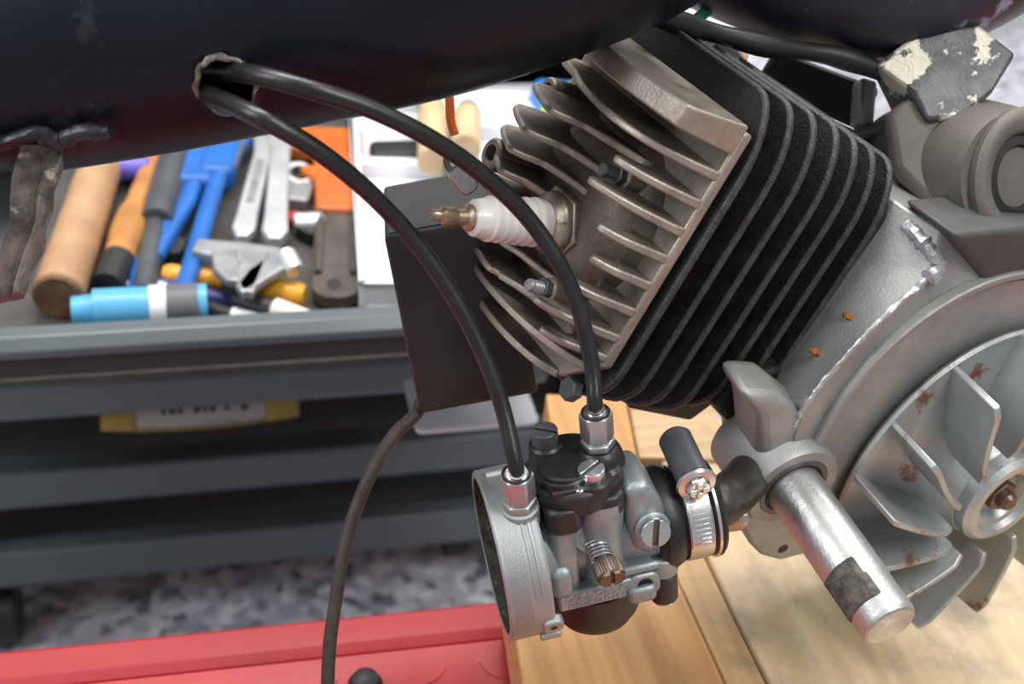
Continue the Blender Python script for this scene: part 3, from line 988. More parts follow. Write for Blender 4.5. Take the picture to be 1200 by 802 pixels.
RA1 = [(1056, 240, -4), (1010, 305, -4), (965, 366, -4), (924, 422, -4), (886, 474, -4), (900, 505, -30)]
RA2 = [(1104, 270, -60), (1094, 318, -80), (1036, 372, -92), (986, 424, -94), (945, 470, -95), (930, 515, -96)]
RA3 = [(1215, 285, -96), (1140, 338, -96), (1070, 380, -96), (1015, 430, -96), (968, 485, -96), (950, 530, -96)]
cm = MB()
g_ = []
for row in (RA1, RA2, RA3):
    g_.append([EN.p(*EN.on(px_, py_, 1, b_)) for px_, py_, b_ in row])
dpt = EN.y.normalized() * .10
back = [[p + dpt for p in r_] for r_ in g_]
allr = g_ + back[::-1]
vv = [p for r_ in allr for p in r_]
nn = 6
ff = []
for a_ in range(6):
    b_ = (a_ + 1) % 6
    ff += [(a_ * nn + k, a_ * nn + k + 1, b_ * nn + k + 1, b_ * nn + k) for k in range(nn - 1)]
ff += [tuple(a_ * nn for a_ in range(6)), tuple(a_ * nn + nn - 1 for a_ in range(5, -1, -1))]
case = obj('crankcase', cm.add(vv, ff), M['case'], eng, bev=.0012, ang=30)
# body behind fan: round housing
RC = (-584.0, 259.0)
FB = -120.0
FN = CE.sub((RC[0], RC[1], 0))
obj('fan_housing', MB().lathe(FN, [(262, 100), (262, -90), (257, -92), (257, -98), (.01, -98)], 72), M['case'], case)
obj('housing_rim', MB().ring(FN, 258, 270, -108, -90, 96, radians(-150), radians(42), 2.5), M['case'], case, label='raised arc rim of fan housing')
obj('rim_groove', MB().ring(FN, 252, 258, -99.4, -96, 96, radians(-150), radians(40)), M['seal_shadow'], case)
# sealant ridge


def onrow(px, py, b):
    return EN.p(*EN.on(px, py, 1, b - 2))


pts = [onrow(*p) for p in ((1062, 262, -16), (1082, 284, -48), (1100, 312, -76), (1078, 334, -82), (1050, 358, -86), (1018, 388, -88), (990, 418, -89), (962, 450, -90), (944, 474, -91), (930, 500, -92))]
sm_ = smooth_path(pts, 8)
rad = [(.0036 if i < 22 else .0014) * (1 + .45 * mn.noise(V((i * .7, 3, 1)))) for i in range(len(sm_))]
obj('sealant_bead', MB().tube(sm_, rad, 10).rough(.0008, 300), M['sealant'], case)
top_b = Fr(EN.o, EN.x, EN.z, EN.y)
obj('upper_housing', MB().prism(CE, [ce(1118, 276, -101), ce(1250, 262, -101), ce(1330, 300, -101), ce(1250, 314, -101), ce(1196, 322, -101), ce(1158, 336, -101)], -101, 0), M['caseshade'], case, bev=.003, label='part of the casting painted darker grey for its shade')
for (px_, py_, r_) in ((995, 372, 5), (955, 413, 4)):
    RB_ = EN.on(px_, py_, 1, -44)
    obj('rust_spot', MB().lathe(EN.sub((RB_.x, RB_.y, RB_.z)), [(.01, -8), (r_ * 1.8, -3), (r_ * 2.2, 0), (r_ * 1.3, 3), (.01, 4)], 14).rough(.0012, 600), M['rust'], case)
# bearing boss for the shaft --------------------------------------------------
SD = camdir(.36, -.65, .67).normalized()
ZS = -265
SHO = U(930, 572, ZS)
BX = frame_at(SHO, SD, cr)
kb = (FPX - ZS) / FPX * 1.0
boss = obj('bearing_boss', MB().lathe(BX, [(60 * kb, -110), (60 * kb, -6), (58 * kb, 0), (45 * kb, 0), (44 * kb, -20), (.01, -20)], 48), M['case'], case, ang=40)
obj('bearing_ring', MB().ring(BX, 37 * kb, 45 * kb, -16, 1, 48, bev=1.5), M['toolgrey'], boss)
obj('bearing_seal', MB().ring(BX, 25 * kb, 38 * kb, -14, -2, 48), M['seal_shadow'], boss)


def bxon(px, py, z=-6):
    q = BX.on(px, py, 2, z)
    return (q.x, q.y)


ear = [bxon(*p) for p in ((874, 585), (868, 615), (880, 640), (892, 652), (915, 658), (945, 650), (960, 620), (930, 560))]
obj('boss_ear', MB().prism(BX, ear, -60, -6), M['case'], case, bev=.002)
hx, hy = bxon(918, 644, -5)
obj('ear_hole', MB().cyl(BX.sub((hx, hy, 0)), 7 * kb, -8, -5, 20), M['seal_shadow'], case, label='small dark drilled hole')
neck = [bxon(*p) for p in ((880, 478), (925, 480), (978, 520), (985, 545), (960, 580), (900, 560), (896, 505))]
obj('boss_neck', MB().prism(BX, neck, -110, -26), M['case'], case, bev=.006, seg=4)

# engine shaft ---------------------------------------------------------------
shl = 262 * 1.0
sh = thing('drive_shaft', SHO, 'thick steel shaft with a milled flat standing out of the bearing boss', 'shaft')
rS = 33.5 * kb
obj('round_bar', MB().lathe(BX, [(rS, -14), (rS * 1.0, 176), (rS * .97, 178), (rS * .97, 232), (rS * .9, 238), (rS * .82, 240)], 48), M['brushed'], sh)
q = BX.on(978, 696, 2, 190)
ang = math.atan2(q.y, q.x)
FFL = BX.sub((0, 0, 0), (cos(ang), sin(ang), 0), (-sin(ang), cos(ang), 0), (0, 0, 1))
obj('milled_flat', MB().prism(FFL, [(rS * .3, -rS * .90), (rS * .86, -rS * .66), (rS * 1.03, -rS * .2), (rS * 1.03, rS * .2), (rS * .86, rS * .66), (rS * .3, rS * .90)], 150, 212).rough(.0004, 500), M['flat'], sh, bev=.0006, label='dark rough rusted flat')

# fan --------------------------------------------------------------------------
C2 = (-666.0, 306.0)
FA = CE.sub((C2[0], C2[1], 0), (1, 0, 0), (0, 1, 0), (0, 0, -1))       # z towards the viewer
fan = thing('cooling_fan', FA.p(0, 0, 120), 'cast alloy radial cooling fan with curved upright blades and rust stains', 'fan')
obj('back_disc', MB().lathe(FA, [(244, 108), (248, 114), (246, 120), (140, 126), (96, 150), (80, 176), (74, 178)], 64), M['fan'], fan)
hub = obj('hub', MB().lathe(FA, [(80, 150), (78, 196), (70, 204), (58, 204), (52, 196), (44, 194), (36, 180), (18, 178), (.01, 178)], 48), M['fan'], fan)
obj('shaft_end', MB().lathe(FA, [(15, 170), (15, 204), (11, 210), (.01, 210)], 20), M['brownmetal'], hub)
obj('hub_nut', MB().prism(FA, circ(0, 0, 26, 6), 178, 194), M['brownmetal'], hub, bev=.0006)
for phi in (-96, -66, -37, -10, 13, 34, 60, 91, 122, 150, 178, 206, 236):
    ph = radians(phi)
    n = 8
    vs, fs = [], []
    for k in range(n + 1):
        t = k / n
        r_ = 246 - 142 * t
        a_ = ph + radians(20) * t ** 1.4
        tx, ty = -sin(a_), cos(a_)
        x, y = r_ * cos(a_), r_ * sin(a_)
        hgt = 216 - 4 * t - (8 * max(0, t - .9) / .1)
        if k == 0:
            hgt -= 6
        w_ = 5.0
        ln_ = 7
        for (dz, off) in ((118, 0), (hgt, ln_)):
            for s2 in (-1, 1):
                vs.append(FA.p(x + tx * (s2 * w_ + off), y + ty * (s2 * w_ + off), dz))
    for k in range(n):
        a_ = 4 * k
        b_ = a_ + 4
        fs += [(a_, a_ + 2, b_ + 2, b_), (a_ + 1, b_ + 1, b_ + 3, a_ + 3), (a_ + 2, a_ + 3, b_ + 3, b_ + 2), (a_, b_, b_ + 1, a_ + 1)]
    fs += [(0, 1, 3, 2), (4 * n, 4 * n + 2, 4 * n + 3, 4 * n + 1)]
    obj('blade', MB().add(vs, fs), M['fan'], fan, bev=.0008)

# spark plug ----------------------------------------------------------------------
sp_ = thing('spark_plug', plug_fr.p(0, 0, 0), 'spark plug with ribbed white porcelain insulator screwed into the cylinder head', 'spark plug')
k1 = 1.06
obj('metal_shell', MB().lathe(plug_fr, [(26, -30), (26, 6), (42, 6), (43, 10), (37, 14), (37, 22)], 30).prism(plug_fr, circ(0, 0, 44, 6), 20, 50)
    .lathe(plug_fr, [(37, 50), (36, 58), (30, 64), (24, 66)], 30), M['plughex'], sp_, bev=.0008)
prof = [(24, 60), (25, 64), (26, 70)]
for k in range(6):
    h = 74 + k * 11.5
    r_ = 26.5 - k * .5
    prof += [(r_, h), (r_ + 1.2, h + 3), (r_ + 1, h + 6), (r_ - 1.4, h + 8.5), (r_ - 1.2, h + 10)]
prof += [(22, 146), (20, 155), (15, 159), (8, 160)]
obj('insulator', MB().lathe(plug_fr, prof, 36), M['porcelain'], sp_)
obj('terminal', MB().lathe(plug_fr, [(15, 154), (15, 162), (12, 165), (9, 166), (8, 176), (10, 180), (10, 192), (8, 194), (6.5, 196), (6, 203), (4, 206), (.01, 206)], 24), M['brass'], sp_)

# head side lever near plug (grey bracket with tongue)
lv = thing('spark_lead_clip', U(545, 215, -210), 'small grey metal clip with a rounded tongue above the spark plug tip', 'clip')
lf_ = frame_at(U(545, 213, -205), camdir(.2, -.3, .93), camdir(.6, -.8, 0))
obj('tongue', MB().prism(lf_, rrect(-26, 18, -14, 14, 11), -4, 4), M['steel'], lv, bev=.001)
obj('eyelet', MB().ring(lf_.sub((-26, 8, -8), (1, 0, .3), (0, 1, 0), (-.3, 0, 1)), 10, 19, -5, 5, 24, bev=1), M['boss'], lv)

# coil box -------------------------------------------------------------------------
cq = camdir(.1, -.38, .92).normalized()
cdn = camdir(.15, -.90, -.39)
cdn = (cdn - cq * cdn.dot(cq)).normalized()
cx_ = cq.cross(cdn) * -1
if cx_.dot(cr) < 0:
    cx_ = -cx_
ZB = -215
kb2 = (FPX - ZB) / FPX
CB = Fr(U(450, 278, ZB), cx_ * SC * kb2, cdn * SC * kb2, cq * SC * kb2)
CBm = Fr(CB.o, CB.x, -CB.y, CB.z)
cb = thing('ignition_coil_box', CB.p(60, 200, -60), 'matt black rectangular ignition coil box hanging behind the cables left of the head', 'box')
obj('housing', MB().prism(CBm.sub((0, 0, 0), (1, 0, 0), (0, 0, 1), (0, 1, 0)), [(0, 0), (150, 0), (150, -225), (0, -225)], -236, 0), M['coilbox'], cb, bev=.0025, seg=3)
obj('potting_edge', MB().box(CBm, 6, 144, -2, 1.5, -150, -8), M['coilbox'], cb)
# lead wire from the box
tag(obj('ignition_lead', MB().tube(smooth_path([U(494, 470, -345), U(487, 486, -338), U(462, 510, -325), U(438, 548, -315), U(416, 600, -310), U(402, 650, -305), U(394, 700, -300), U(387, 750, -300), U(384, 801, -300), U(384, 830, -300)], 8), 0.0032, 14), M['wire']),
    'thin brown-black wire hanging down from coil box to red bed', 'wire')
kn = on_z(428, 806, BEDZ + .006)
tag(obj('rubber_grommet', MB().lathe(Fr(kn, (1, 0, 0), (0, 1, 0), (0, 0, 1)), [(.006, -.006), (.009, -.004), (.0095, .003), (.007, .008), (.003, .010), (.0001, .010)], 20), M['blacktool']), 'small dark rubber grommet on the red bed beside the hanging wire', 'grommet')

# ------------------------------------------------------------------ throttle cables
ZC = -150
kc = (FPX - ZC) / FPX
Ca = camdir(-.96, -.2, .13).normalized()
Cu = camdir(-.06, .83, .55)
Cu = (Cu - Ca * Cu.dot(Ca)).normalized()
Cf = Ca.cross(Cu)
if Cf.dot(-fwd) < 0:
    Cf = -Cf
k_ = SC * kc
CO = U(690, 625, ZC)
K = Fr(CO, Ca * k_, Cu * k_, Cf * k_)          # a: towards the air ring, u: up, f: front
NB_ = K.p(82, 95, 34)                           # seat of the cable nut on the air ring
NF2 = frame_at(NB_, K.y * .99 + K.z * .06, cr, SC * kc)
NF1 = frame_at(K.p(-20, 122, -4), K.y, cr, SC * kc)
cA = [(228, 84, 0), (262, 84, 80), (300, 88, 135), (360, 104, 150), (430, 126, 130), (500, 160, 95), (560, 200, 50), (612, 248, 5), (650, 300, -16), (674, 350, -32), (688, 400, -42), (695, 440, -46)]
cB = [(205, 98, 10), (243, 111, 88), (300, 136, 146), (362, 170, 130), (420, 214, 90), (470, 264, 45), (512, 318, 20), (546, 374, 4), (572, 430, -6), (590, 482, -12)]
for pts, label, k in ((cA, 'upper black throttle cable arching from the frame hole to the carburettor cap', 0), (cB, 'lower black choke cable running from the frame hole to the silver air ring nut', 1)):
    nf_ = NF2 if k else NF1
    P = smooth_path([U(*p) for p in pts] + [nf_.p(0, 0, 62), nf_.p(0, 0, 44)], 8)
    t = thing('control_cable', P[-1], label, 'cable')
    obj('sheath', MB().tube(P, [.0032 + .0005 * (1 - i / len(P)) for i in range(len(P))], 18), M['cable'], t)
    d = (P[-1] - P[-5]).normalized()
    obj('ferrule', MB().tube([P[-1] - d * .0045, P[-1] + d * .002], .0039, 18).tube([P[-1] - d * .0030, P[-1] - d * .0016], .0043, 18), M['bright'], t)

# ------------------------------------------------------------------ carburettor
carb = thing('carburettor', K.p(0, -100, 0), 'grey zinc carburettor with black cap and black float bowl, held by a hose clamp', 'carburettor')
KA = Fr(CO, K.y, K.z, K.x)                      # lathe along a
KU = Fr(CO, K.z, K.x, K.y)                      # lathe along u   (x=f, y=a)
KF = Fr(CO, K.x, K.y, K.z)                      # along f
# air ring
ring = obj('air_ring', MB().lathe(KA, [(92, 118), (98, 118), (100, 116), (100, 70), (98, 67), (92, 66), (40, 64), (36, 64), (36, 70), (86, 72), (92, 76), (92, 118)], 80), M['bell'], carb)
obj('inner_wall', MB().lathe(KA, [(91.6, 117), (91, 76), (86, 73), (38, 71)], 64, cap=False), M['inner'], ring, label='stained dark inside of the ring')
fine = MB()
for k in range(9):
    fine.ring(KA, 99.5, 100.6, 112 - k * 2.6, 113.1 - k * 2.6, 60, radians(-30), radians(110))
obj('fine_grooves', fine, M['bell'], ring, kind='stuff')
ab = radians(58)
rb = KA.sub((0, 0, 0), (cos(ab), sin(ab), 0), (-sin(ab), cos(ab), 0), (0, 0, 1))
obj('slot_rib', MB().ring(KA, 99, 101.6, 76, 80, 30, radians(25), radians(82), .6).ring(KA, 99, 101.6, 84, 87, 30, radians(25), radians(82), .6), M['bell'], ring)
a2 = radians(112)
ru = KA.sub((cos(a2) * 100, sin(a2) * 100, 66), (-sin(a2), cos(a2), 0), (0, 0, 1), (cos(a2), sin(a2), 0))
obj('screw_lug', MB().prism(ru, rrect(-14, 12, -8, 16, 8), -8, 4), M['bell'], ring, bev=.0008)
obj('lug_hole', MB().cyl(ru.sub((-2, 4, 0)), 4, 2, 4.6, 16), M['seal_shadow'], ring)
a3 = radians(128)
obj('edge_peg', MB().cyl(KA.sub((cos(a3) * 102, sin(a3) * 102, 0)), 6, 60, 84, 16, 1), M['bell'], ring)
a4 = radians(-16)
obj('edge_peg', MB().cyl(KA.sub((cos(a4) * 98, sin(a4) * 98, 0)), 7, 84, 108, 16, 1), M['bell'], ring)


def nut_stack(nf, parent, big=1.0):
    o = obj('cable_nut', MB().prism(nf, circ(0, 0, 19.5 * big, 6), 14, 48), M['steel'], parent, bev=.0008)
    obj('nut_mouth', MB().lathe(nf, [(16.5, 47), (16.5, 49.5), (14, 50), (13, 44), (.01, 44)], 24), M['seal_shadow'], parent, label='dark open mouth of the nut')
    obj('lock_nut', MB().prism(nf, circ(0, 0, 20 * big, 6), 1, 11).cyl(nf, 15, -10, 16, 20), M['steel'], parent, bev=.0008)
    return nf


n2 = nut_stack(NF2, ring)
obj('cable_stop_boss', MB().cyl(n2, 21, -24, 1, 24, 2), M['bell'], ring)
# main body
body = obj('body', MB().lathe(KU, [(44, -52), (46, -40), (44, -10), (42, 40), (44, 62), (44, 82)], 44, sx=.95, sy=1.0), M['carb'], carb)
obj('throat', MB().lathe(KA, [(58, 62), (52, 44), (46, 30), (42, 0), (44, -40), (48, -62), (50, -80), (.01, -80)], 44, sx=1, sy=.95), M['carb'], body)
obj('left_column', MB().prism(KU, rrect(8, 52, 24, 54, 10), -46, 66), M['carb'], body, bev=.002)
obj('left_web', MB().prism(KU, rrect(20, 60, 34, 60, 9), -38, 6), M['carb'], body, bev=.003)
obj('front_column', MB().lathe(KU.sub((30, -8, 0)), [(30, -40), (26, -12), (24, 30), (28, 62), (28, 80)], 32), M['carb'], body)
obj('screw_socket', MB().lathe(K.sub((6, 30, 30), (1, 0, 0), (0, .97, -.25), (0, .25, .97)), [(28, -16), (24, 6), (20, 14), (16, 15), (14, 12)], 30), M['carb'], body)
# bowl flange with raised lettering
flg = obj('bowl_flange', MB().prism(KU, rrect(-50, 52, -52, 52, 44, 9), -60, -44).prism(KU, rrect(40, 66, -62, -26, 9), -66, -44), M['carb'], body, bev=.0016)
pf = K.sub((4, -45, 52))
obj('name_plate', MB().box(pf, -38, 50, -13, 14, -12, 6), M['carb'], body, bev=.001)


def text(s_, fr, size, depth, m, parent, name='lettering'):
    c = bpy.data.curves.new('t', 'FONT')
    c.body = s_
    c.size = size
    c.extrude = depth
    c.align_x = 'CENTER'
    c.align_y = 'CENTER'
    c.resolution_u = 2
    to = bpy.data.objects.new('t', c)
    col.objects.link(to)
    dg = bpy.context.evaluated_depsgraph_get()
    me = bpy.data.meshes.new_from_object(to.evaluated_get(dg))
    mb = MB()
    mb.v = [fr.p(*v.co) for v in me.vertices]
    mb.f = [tuple(p.vertices) for p in me.polygons]
    bpy.data.objects.remove(to)
    bpy.data.meshes.remove(me)
    return obj(name, mb, m, parent)


tf = Fr(pf.p(5, 5, 6.3), -pf.x, pf.y, pf.z)
text("DELL'ORTO", tf, 14.5, .9, M['carb'], body)
text("MADE IN ITALY", Fr(pf.p(5, -6, 6.3), -pf.x, pf.y, pf.z), 10, .9, M['carb'], body)
obj('drain_lug', MB().prism(K.sub((-48, -46, 46)), rrect(-20, 20, -18, 16, 12, 7), -30, 12), M['carb'], body, bev=.0012)
obj('lug_bore', MB().lathe(K.sub((-49, -44, 58)), [(9, -1), (9, 1), (7, 1), (6.5, 0), (.01, 0)], 20), M['seal_shadow'], body)
lg = K.sub((-76, -22, 40))
lug = obj('screw_pillar', MB().cyl(Fr(lg.o, lg.z, lg.x, lg.y), 18, -24, 4, 28, 2), M['carb'], body)
obj('pillar_bore', MB().lathe(Fr(lg.o, lg.z, lg.x, lg.y), [(8.5, 3.6), (8, 5), (6.5, 5), (6, 2), (.01, 2)], 20), M['seal_shadow'], body)
obj('plate_web', MB().prism(KU, [(20, -10), (56, -20), (56, -80), (30, -84), (10, -60)], -30, -18), M['carb'], body, bev=.002)
# float bowl
bw_ = obj('float_bowl', MB().lathe(KU.sub((2, 0, 0)), [(56, -60), (56, -88), (54, -106), (47, -119), (32, -126), (.01, -128)], 48), M['bowl'], carb)
obj('bowl_pillar', MB().cyl(Fr(lg.o, lg.z, lg.x, lg.y), 17, -66, -25, 28, 1), M['bowl'], bw_)
obj('bowl_screw', MB().cyl(Fr(lg.o, lg.z, lg.x, lg.y), 14.5, -72, -66, 24, 2), M['bright'], bw_)
# cap
capo = []
capm = obj('cap', MB().prism(KU.sub((2, 14, 0)), circ(0, 0, 55, 48), 74, 108), M['bakelite'], carb, bev=.0036, seg=4)
obj('cap_crown', MB().prism(KU.sub((-6, 14, 0)), circ(0, 0, 44, 48, 1, 1.05), 106, 116), M['bakelite'], capm, bev=.0024, seg=4)
obj('cap_lobe', MB().prism(KU.sub((36, 36, 0)), rrect(-22, 22, -22, 22, 18, 6), 56, 90), M['bakelite'], capm, bev=.002, seg=3)
obj('cap_skirt', MB().prism(KU.sub((28, -14, 0)), rrect(-24, 26, -22, 22, 18, 6), 64, 92), M['bakelite'], capm, bev=.002, seg=3)
obj('cap_ridge', MB().ring(KU.sub((14, 26, 0)), 27, 32, 106, 119, 36, radians(-70), radians(120), 2), M['bakelite'], capm)
obj('cap_recess_block', MB().prism(KU.sub((34, 32, 0)), rrect(-10, 14, -16, 16, 5), 100, 112), M['bakelite'], capm, bev=.001)
scf = KU.sub((32, -2, 0))
obj('screw_tower', MB().cyl(scf, 22, 86, 112, 30, 2), M['bakelite'], capm)
obj('nut_tower', MB().lathe(KU.sub((-4, -20, 0)), [(30, 100), (27, 114), (24, 120), (20, 123)], 30), M['bakelite'], capm)
obj('tower_step', MB().lathe(KU.sub((16, -22, 0)), [(20, 90), (19, 108), (14, 112), (.01, 112)], 30), M['bakelite'], capm)


def slot_screw(fr, r, h, m, parent, slot=3.2, name='slotted_screw', sa=0.3):
    o = MB()
    g = fr.sub((0, 0, 0), (cos(sa), sin(sa), 0), (-sin(sa), cos(sa), 0), (0, 0, 1))
    for s2 in (-1, 1):
        arc = []
        a_ = math.asin(slot / r)
        for k in range(15):
            t = a_ + (pi - 2 * a_) * k / 14
            arc.append((r * cos(t), s2 * r * sin(t)))
        o.prism(g, arc, 0, h)
    o.cyl(g, r * .985, -h * .6, h * .45, 28)
    x = obj(name, o, m, parent, bev=.0003)
    obj('screw_slot', MB().box(g, -r * .93, r * .93, -slot, slot, h * .3, h * .5), M['flat'], parent)
    return x


slot_screw(scf.sub((0, 0, 114)), 15, 10, M['bright'], capm, 2.2, sa=1.0)
obj('small_rivet', MB().cyl(KU.sub((46, 16, 0)), 5, 104, 111, 16, 1), M['bright'], capm)
bk = KU.sub((-34, 34, 0))
obj('screw_tower', MB().cyl(bk, 20, 100, 120, 28, 3), M['bakelite'], capm)
slot_screw(bk.sub((0, 0, 126)), 15.5, 12, M['toolgrey'], capm, 2.4, sa=2.2)
n1 = nut_stack(NF1, capm)
# throttle stop screw with spring and knurled knob
ssf = K.sub((2, 22, 46), (1, 0, 0), (0, .93, .36), (-.12, -.36, .93))
sprg = []
for k in range(0, 5 * 14 + 1):
    t = k / 14
    sprg.append(ssf.p(12.5 * cos(2 * pi * t), 12.5 * sin(2 * pi * t), -2 + t * 4.4))
sts = obj('stop_screw', MB().cyl(ssf, 7, -20, 30, 16), M['toolsteel'], carb)
obj('spring', MB().tube(sprg, .00062, 8), M['bright'], sts)
kn_ = MB().lathe(ssf, [(13, 21), (16, 23), (16.5, 25), (16.5, 40), (15.5, 42)], 64, rf=lambda a, h: 1 + (.03 if int(a / (2 * pi) * 64 + .5) % 2 else -.02))
obj('knurled_knob', kn_, M['brownmetal'], sts, ang=20)
slot_screw(ssf.sub((0, 0, 40)), 15.5, 6, M['brownmetal'], sts, 2.0, sa=1.5)
# choke housing on the right, with its big slotted screw
ch = obj('side_housing', MB().prism(K.sub((0, 0, 0), (1, 0, 0), (0, 1, 0), (0, 0, 1)), [(-34, 92), (-62, 96), (-78, 62), (-86, 30), (-84, -6), (-60, -16), (-40, 0), (-36, 40)], -26, 46), M['carb'], carb, bev=.0035, seg=3)
sf2 = K.sub((-63, 32, 50), (1, 0, 0), (0, .97, -.24), (0, .24, .97))
obj('screw_seat', MB().cyl(sf2, 21, -42, 4, 30, 2), M['carb'], ch)
slot_screw(sf2.sub((0, 0, 6)), 17.5, 8, M['bright'], ch, 3.6, sa=1.75)
obj('lower_boss', MB().lathe(K.sub((-72, -14, 20), (1, 0, 0), (0, 0, 1), (0, -1, 0)), [(20, -20), (22, 0), (20, 16), (12, 20), (.01, 20)], 28), M['carb'], ch)

# rubber sleeve and clamp ---------------------------------------------------------
slv = obj('rubber_sleeve', MB().lathe(KA, [(40, -70), (56, -74), (62, -80), (63, -90), (60, -97), (58, -101), (54, -104), (54, -136), (58, -140), (60, -148), (56, -152), (42, -152), (42, -70), (40, -70)], 60), M['rubber'])
tag(slv, 'black rubber intake sleeve between the carburettor and the inlet pipe', 'hose')
clp = thing('hose_clamp', K.p(-120, -60, 0), 'silver worm-drive hose clamp around the black rubber intake sleeve', 'clamp')
obj('band', MB().ring(KA, 55.5, 58, -136, -106, 72, bev=.6), M['bright'], clp)
obj('band', MB().ring(KA, 56.5, 60.5, -144, -140, 72, bev=.6), M['bright'], clp, label='thin pale edge ring')
aw = radians(62)      # angle of slotted part, 0 = up, 90 = front
thr = MB()
for k in range(10):
    a_ = radians(38) + radians(52) * k / 9
    g = KA.sub((cos(a_) * 59.5, sin(a_) * 59.5, -121), (-sin(a_), cos(a_), 0), (0, 0, 1), (cos(a_), sin(a_), 0))
    obj('thread_slot', MB().prism(g, rrect(-1.5, 1.5, -9.5, 9.5, 1.3, 3), 0, 2.2), M['bright'], clp)
obj('overlap_band', MB().ring(KA, 58, 60, -134, -107, 24, radians(30), radians(96), .5), M['bright'], clp)
aw = radians(8)
wf = KA.sub((cos(aw) * 74, sin(aw) * 74, -121), (0, 0, 1), (cos(aw), sin(aw), 0), (-sin(aw), cos(aw), 0))
obj('worm_housing', MB().lathe(wf, [(17, -52), (20, -48), (20, 20), (18, 22)], 30), M['toolgrey'], clp)
obj('housing_foot', MB().box(wf, -14, 14, -20, 0, -30, 22), M['toolgrey'], clp, bev=.001)
obj('screw_collar', MB().lathe(wf, [(18, 20), (23, 22), (24, 25), (22, 28), (15, 29), (14, 27)], 30), M['bright'], clp)
cs_ = obj('worm_screw', MB().prism(wf, circ(0, 0, 14.5, 6), 26, 35).prism(wf, rrect(-12, -3, -3.4, 3.4, 1), 34, 38.5).prism(wf, rrect(3, 12, -3.4, 3.4, 1), 34, 38.5)
          .prism(wf, rrect(-3.4, 3.4, 3, 12, 1), 34, 38.5).prism(wf, rrect(-3.4, 3.4, -12, -3, 1), 34, 38.5), M['bright'], clp, bev=.0004)

# inlet pipe -----------------------------------------------------------------------
tag(obj('inlet_pipe', MB().tube(smooth_path([K.p(-128, 0, 0), K.p(-160, 0, -4), U(862, 575, -215), U(888, 545, -300), U(905, 515, -380)], 7), [.0118] * 8 + [.0105] * 21, 28), mat('sooty_pipe', (.085, .078, .070), (.045, .040, .036), .45, .6, 60, bump=.6, bscale=300)), 'dull grey bent inlet pipe behind the hose clamp', 'pipe')
pl = MB().lathe(frame_at(U(866, 606, -235), camdir(.3, .2, .9), cr), [(.01, 22), (12, 20), (18, 8), (20, -20), (14, -30)], 24).rough(.0022, 150)
obj('weld_lump', pl, mat('shiny_weld', (.60, .58, .54), (.25, .22, .18), .28, .9, 120, bump=1, bscale=400), eng, label='shiny rough weld lump below the inlet')

# ------------------------------------------------------------------ frame beam (large dark painted tube)
fb = thing('frame_beam', U(400, 60, -60), 'large dark navy painted frame beam crossing the top, with a torn cable hole', 'frame')
low = [(-260, 222), (-120, 214), (0, 206), (70, 198), (160, 184), (260, 166), (360, 146), (450, 129), (540, 108), (620, 84), (700, 56), (770, 28), (840, -12), (900, -60)]
RT = 165
cen = []
for (x, y) in low:
    cen.append((x, y - 0))
lowW = smooth_path([U(x, y, 0) for x, y in low], 6)
n = len(lowW)
upv = camdir(-.12, .99, 0)
mbt = MB()
SEG = 84
hole_c = U(262, 108, 118)
ctrs, rings = [], []
ny = []
for i, p in enumerate(lowW):
    t = (lowW[min(i + 1, n - 1)] - lowW[max(i - 1, 0)]).normalized()
    vz = -fwd
    vz = (vz - t * vz.dot(t)).normalized()
    vy = vz.cross(t)
    if vy.dot(cu) < 0:
        vy = -vy
    c = p + vy * RT * SC
    ctrs.append((c, vy, vz))
# hole centre in (i, angle) coordinates
hole_dir = None
for i, (c, vy, vz) in enumerate(ctrs):
    for j in range(SEG):
        a = 2 * pi * j / SEG
        r_ = RT * SC
        mbt.v.append(c - vy * cos(a) * r_ + vz * sin(a) * r_ * .92)


def hole_d(v):
    d_ = v - hole_c
    return d_


# find hole centre on the surface: ray through the pixel
best = None
for idx, v in enumerate(mbt.v):
    rel = v - CP
    z_ = rel.dot(fwd)
    px_ = 600 + FPX * rel.dot(cr) / z_
    py_ = 401 - FPX * rel.dot(cu) / z_
    j = idx % SEG
    if j <= SEG // 2:
        d_ = (px_ - 266) ** 2 + (py_ - 110) ** 2
        if best is None or d_ < best[0]:
            best = (d_, idx)
HC = mbt.v[best[1]].copy()
hi_, hj = best[1] // SEG, best[1] % SEG
ha_ = 2 * pi * hj / SEG
HN = (-ctrs[hi_][1] * cos(ha_) + ctrs[hi_][2] * sin(ha_)).normalized()
for i in range(n - 1):
    for j in range(SEG):
        k = (j + 1) % SEG
        mbt.f.append((i * SEG + j, i * SEG + k, (i + 1) * SEG + k, (i + 1) * SEG + j))
HFr = frame_at(HC, HN, (ctrs[hi_ + 1][0] - ctrs[hi_ - 1][0]), SC)
shell = obj('shell', mbt, M['paint'], fb, ang=60)
so = shell.modifiers.new('solid', 'SOLIDIFY')
so.thickness = .0015
so.offset = -1
rnd = random.Random(4)
hole_out = []
for k in range(30):
    a = 2 * pi * k / 30
    rr = 1 + .10 * mn.noise(V((cos(a) * 2, sin(a) * 2, .3)))
    hole_out.append((32 * rr * cos(a), 43 * rr * sin(a)))
cut = obj('hole_cutter', MB().prism(HFr, hole_out, -60, 60), M['paint'])
bo = shell.modifiers.new('hole', 'BOOLEAN')
bo.object = cut
bo.operation = 'DIFFERENCE'
bo.solver = 'EXACT'
dg = bpy.context.evaluated_depsgraph_get()
dg.update()
nm = bpy.data.meshes.new_from_object(shell.evaluated_get(dg))
shell.modifiers.clear()
shell.data = nm
bpy.data.objects.remove(cut)
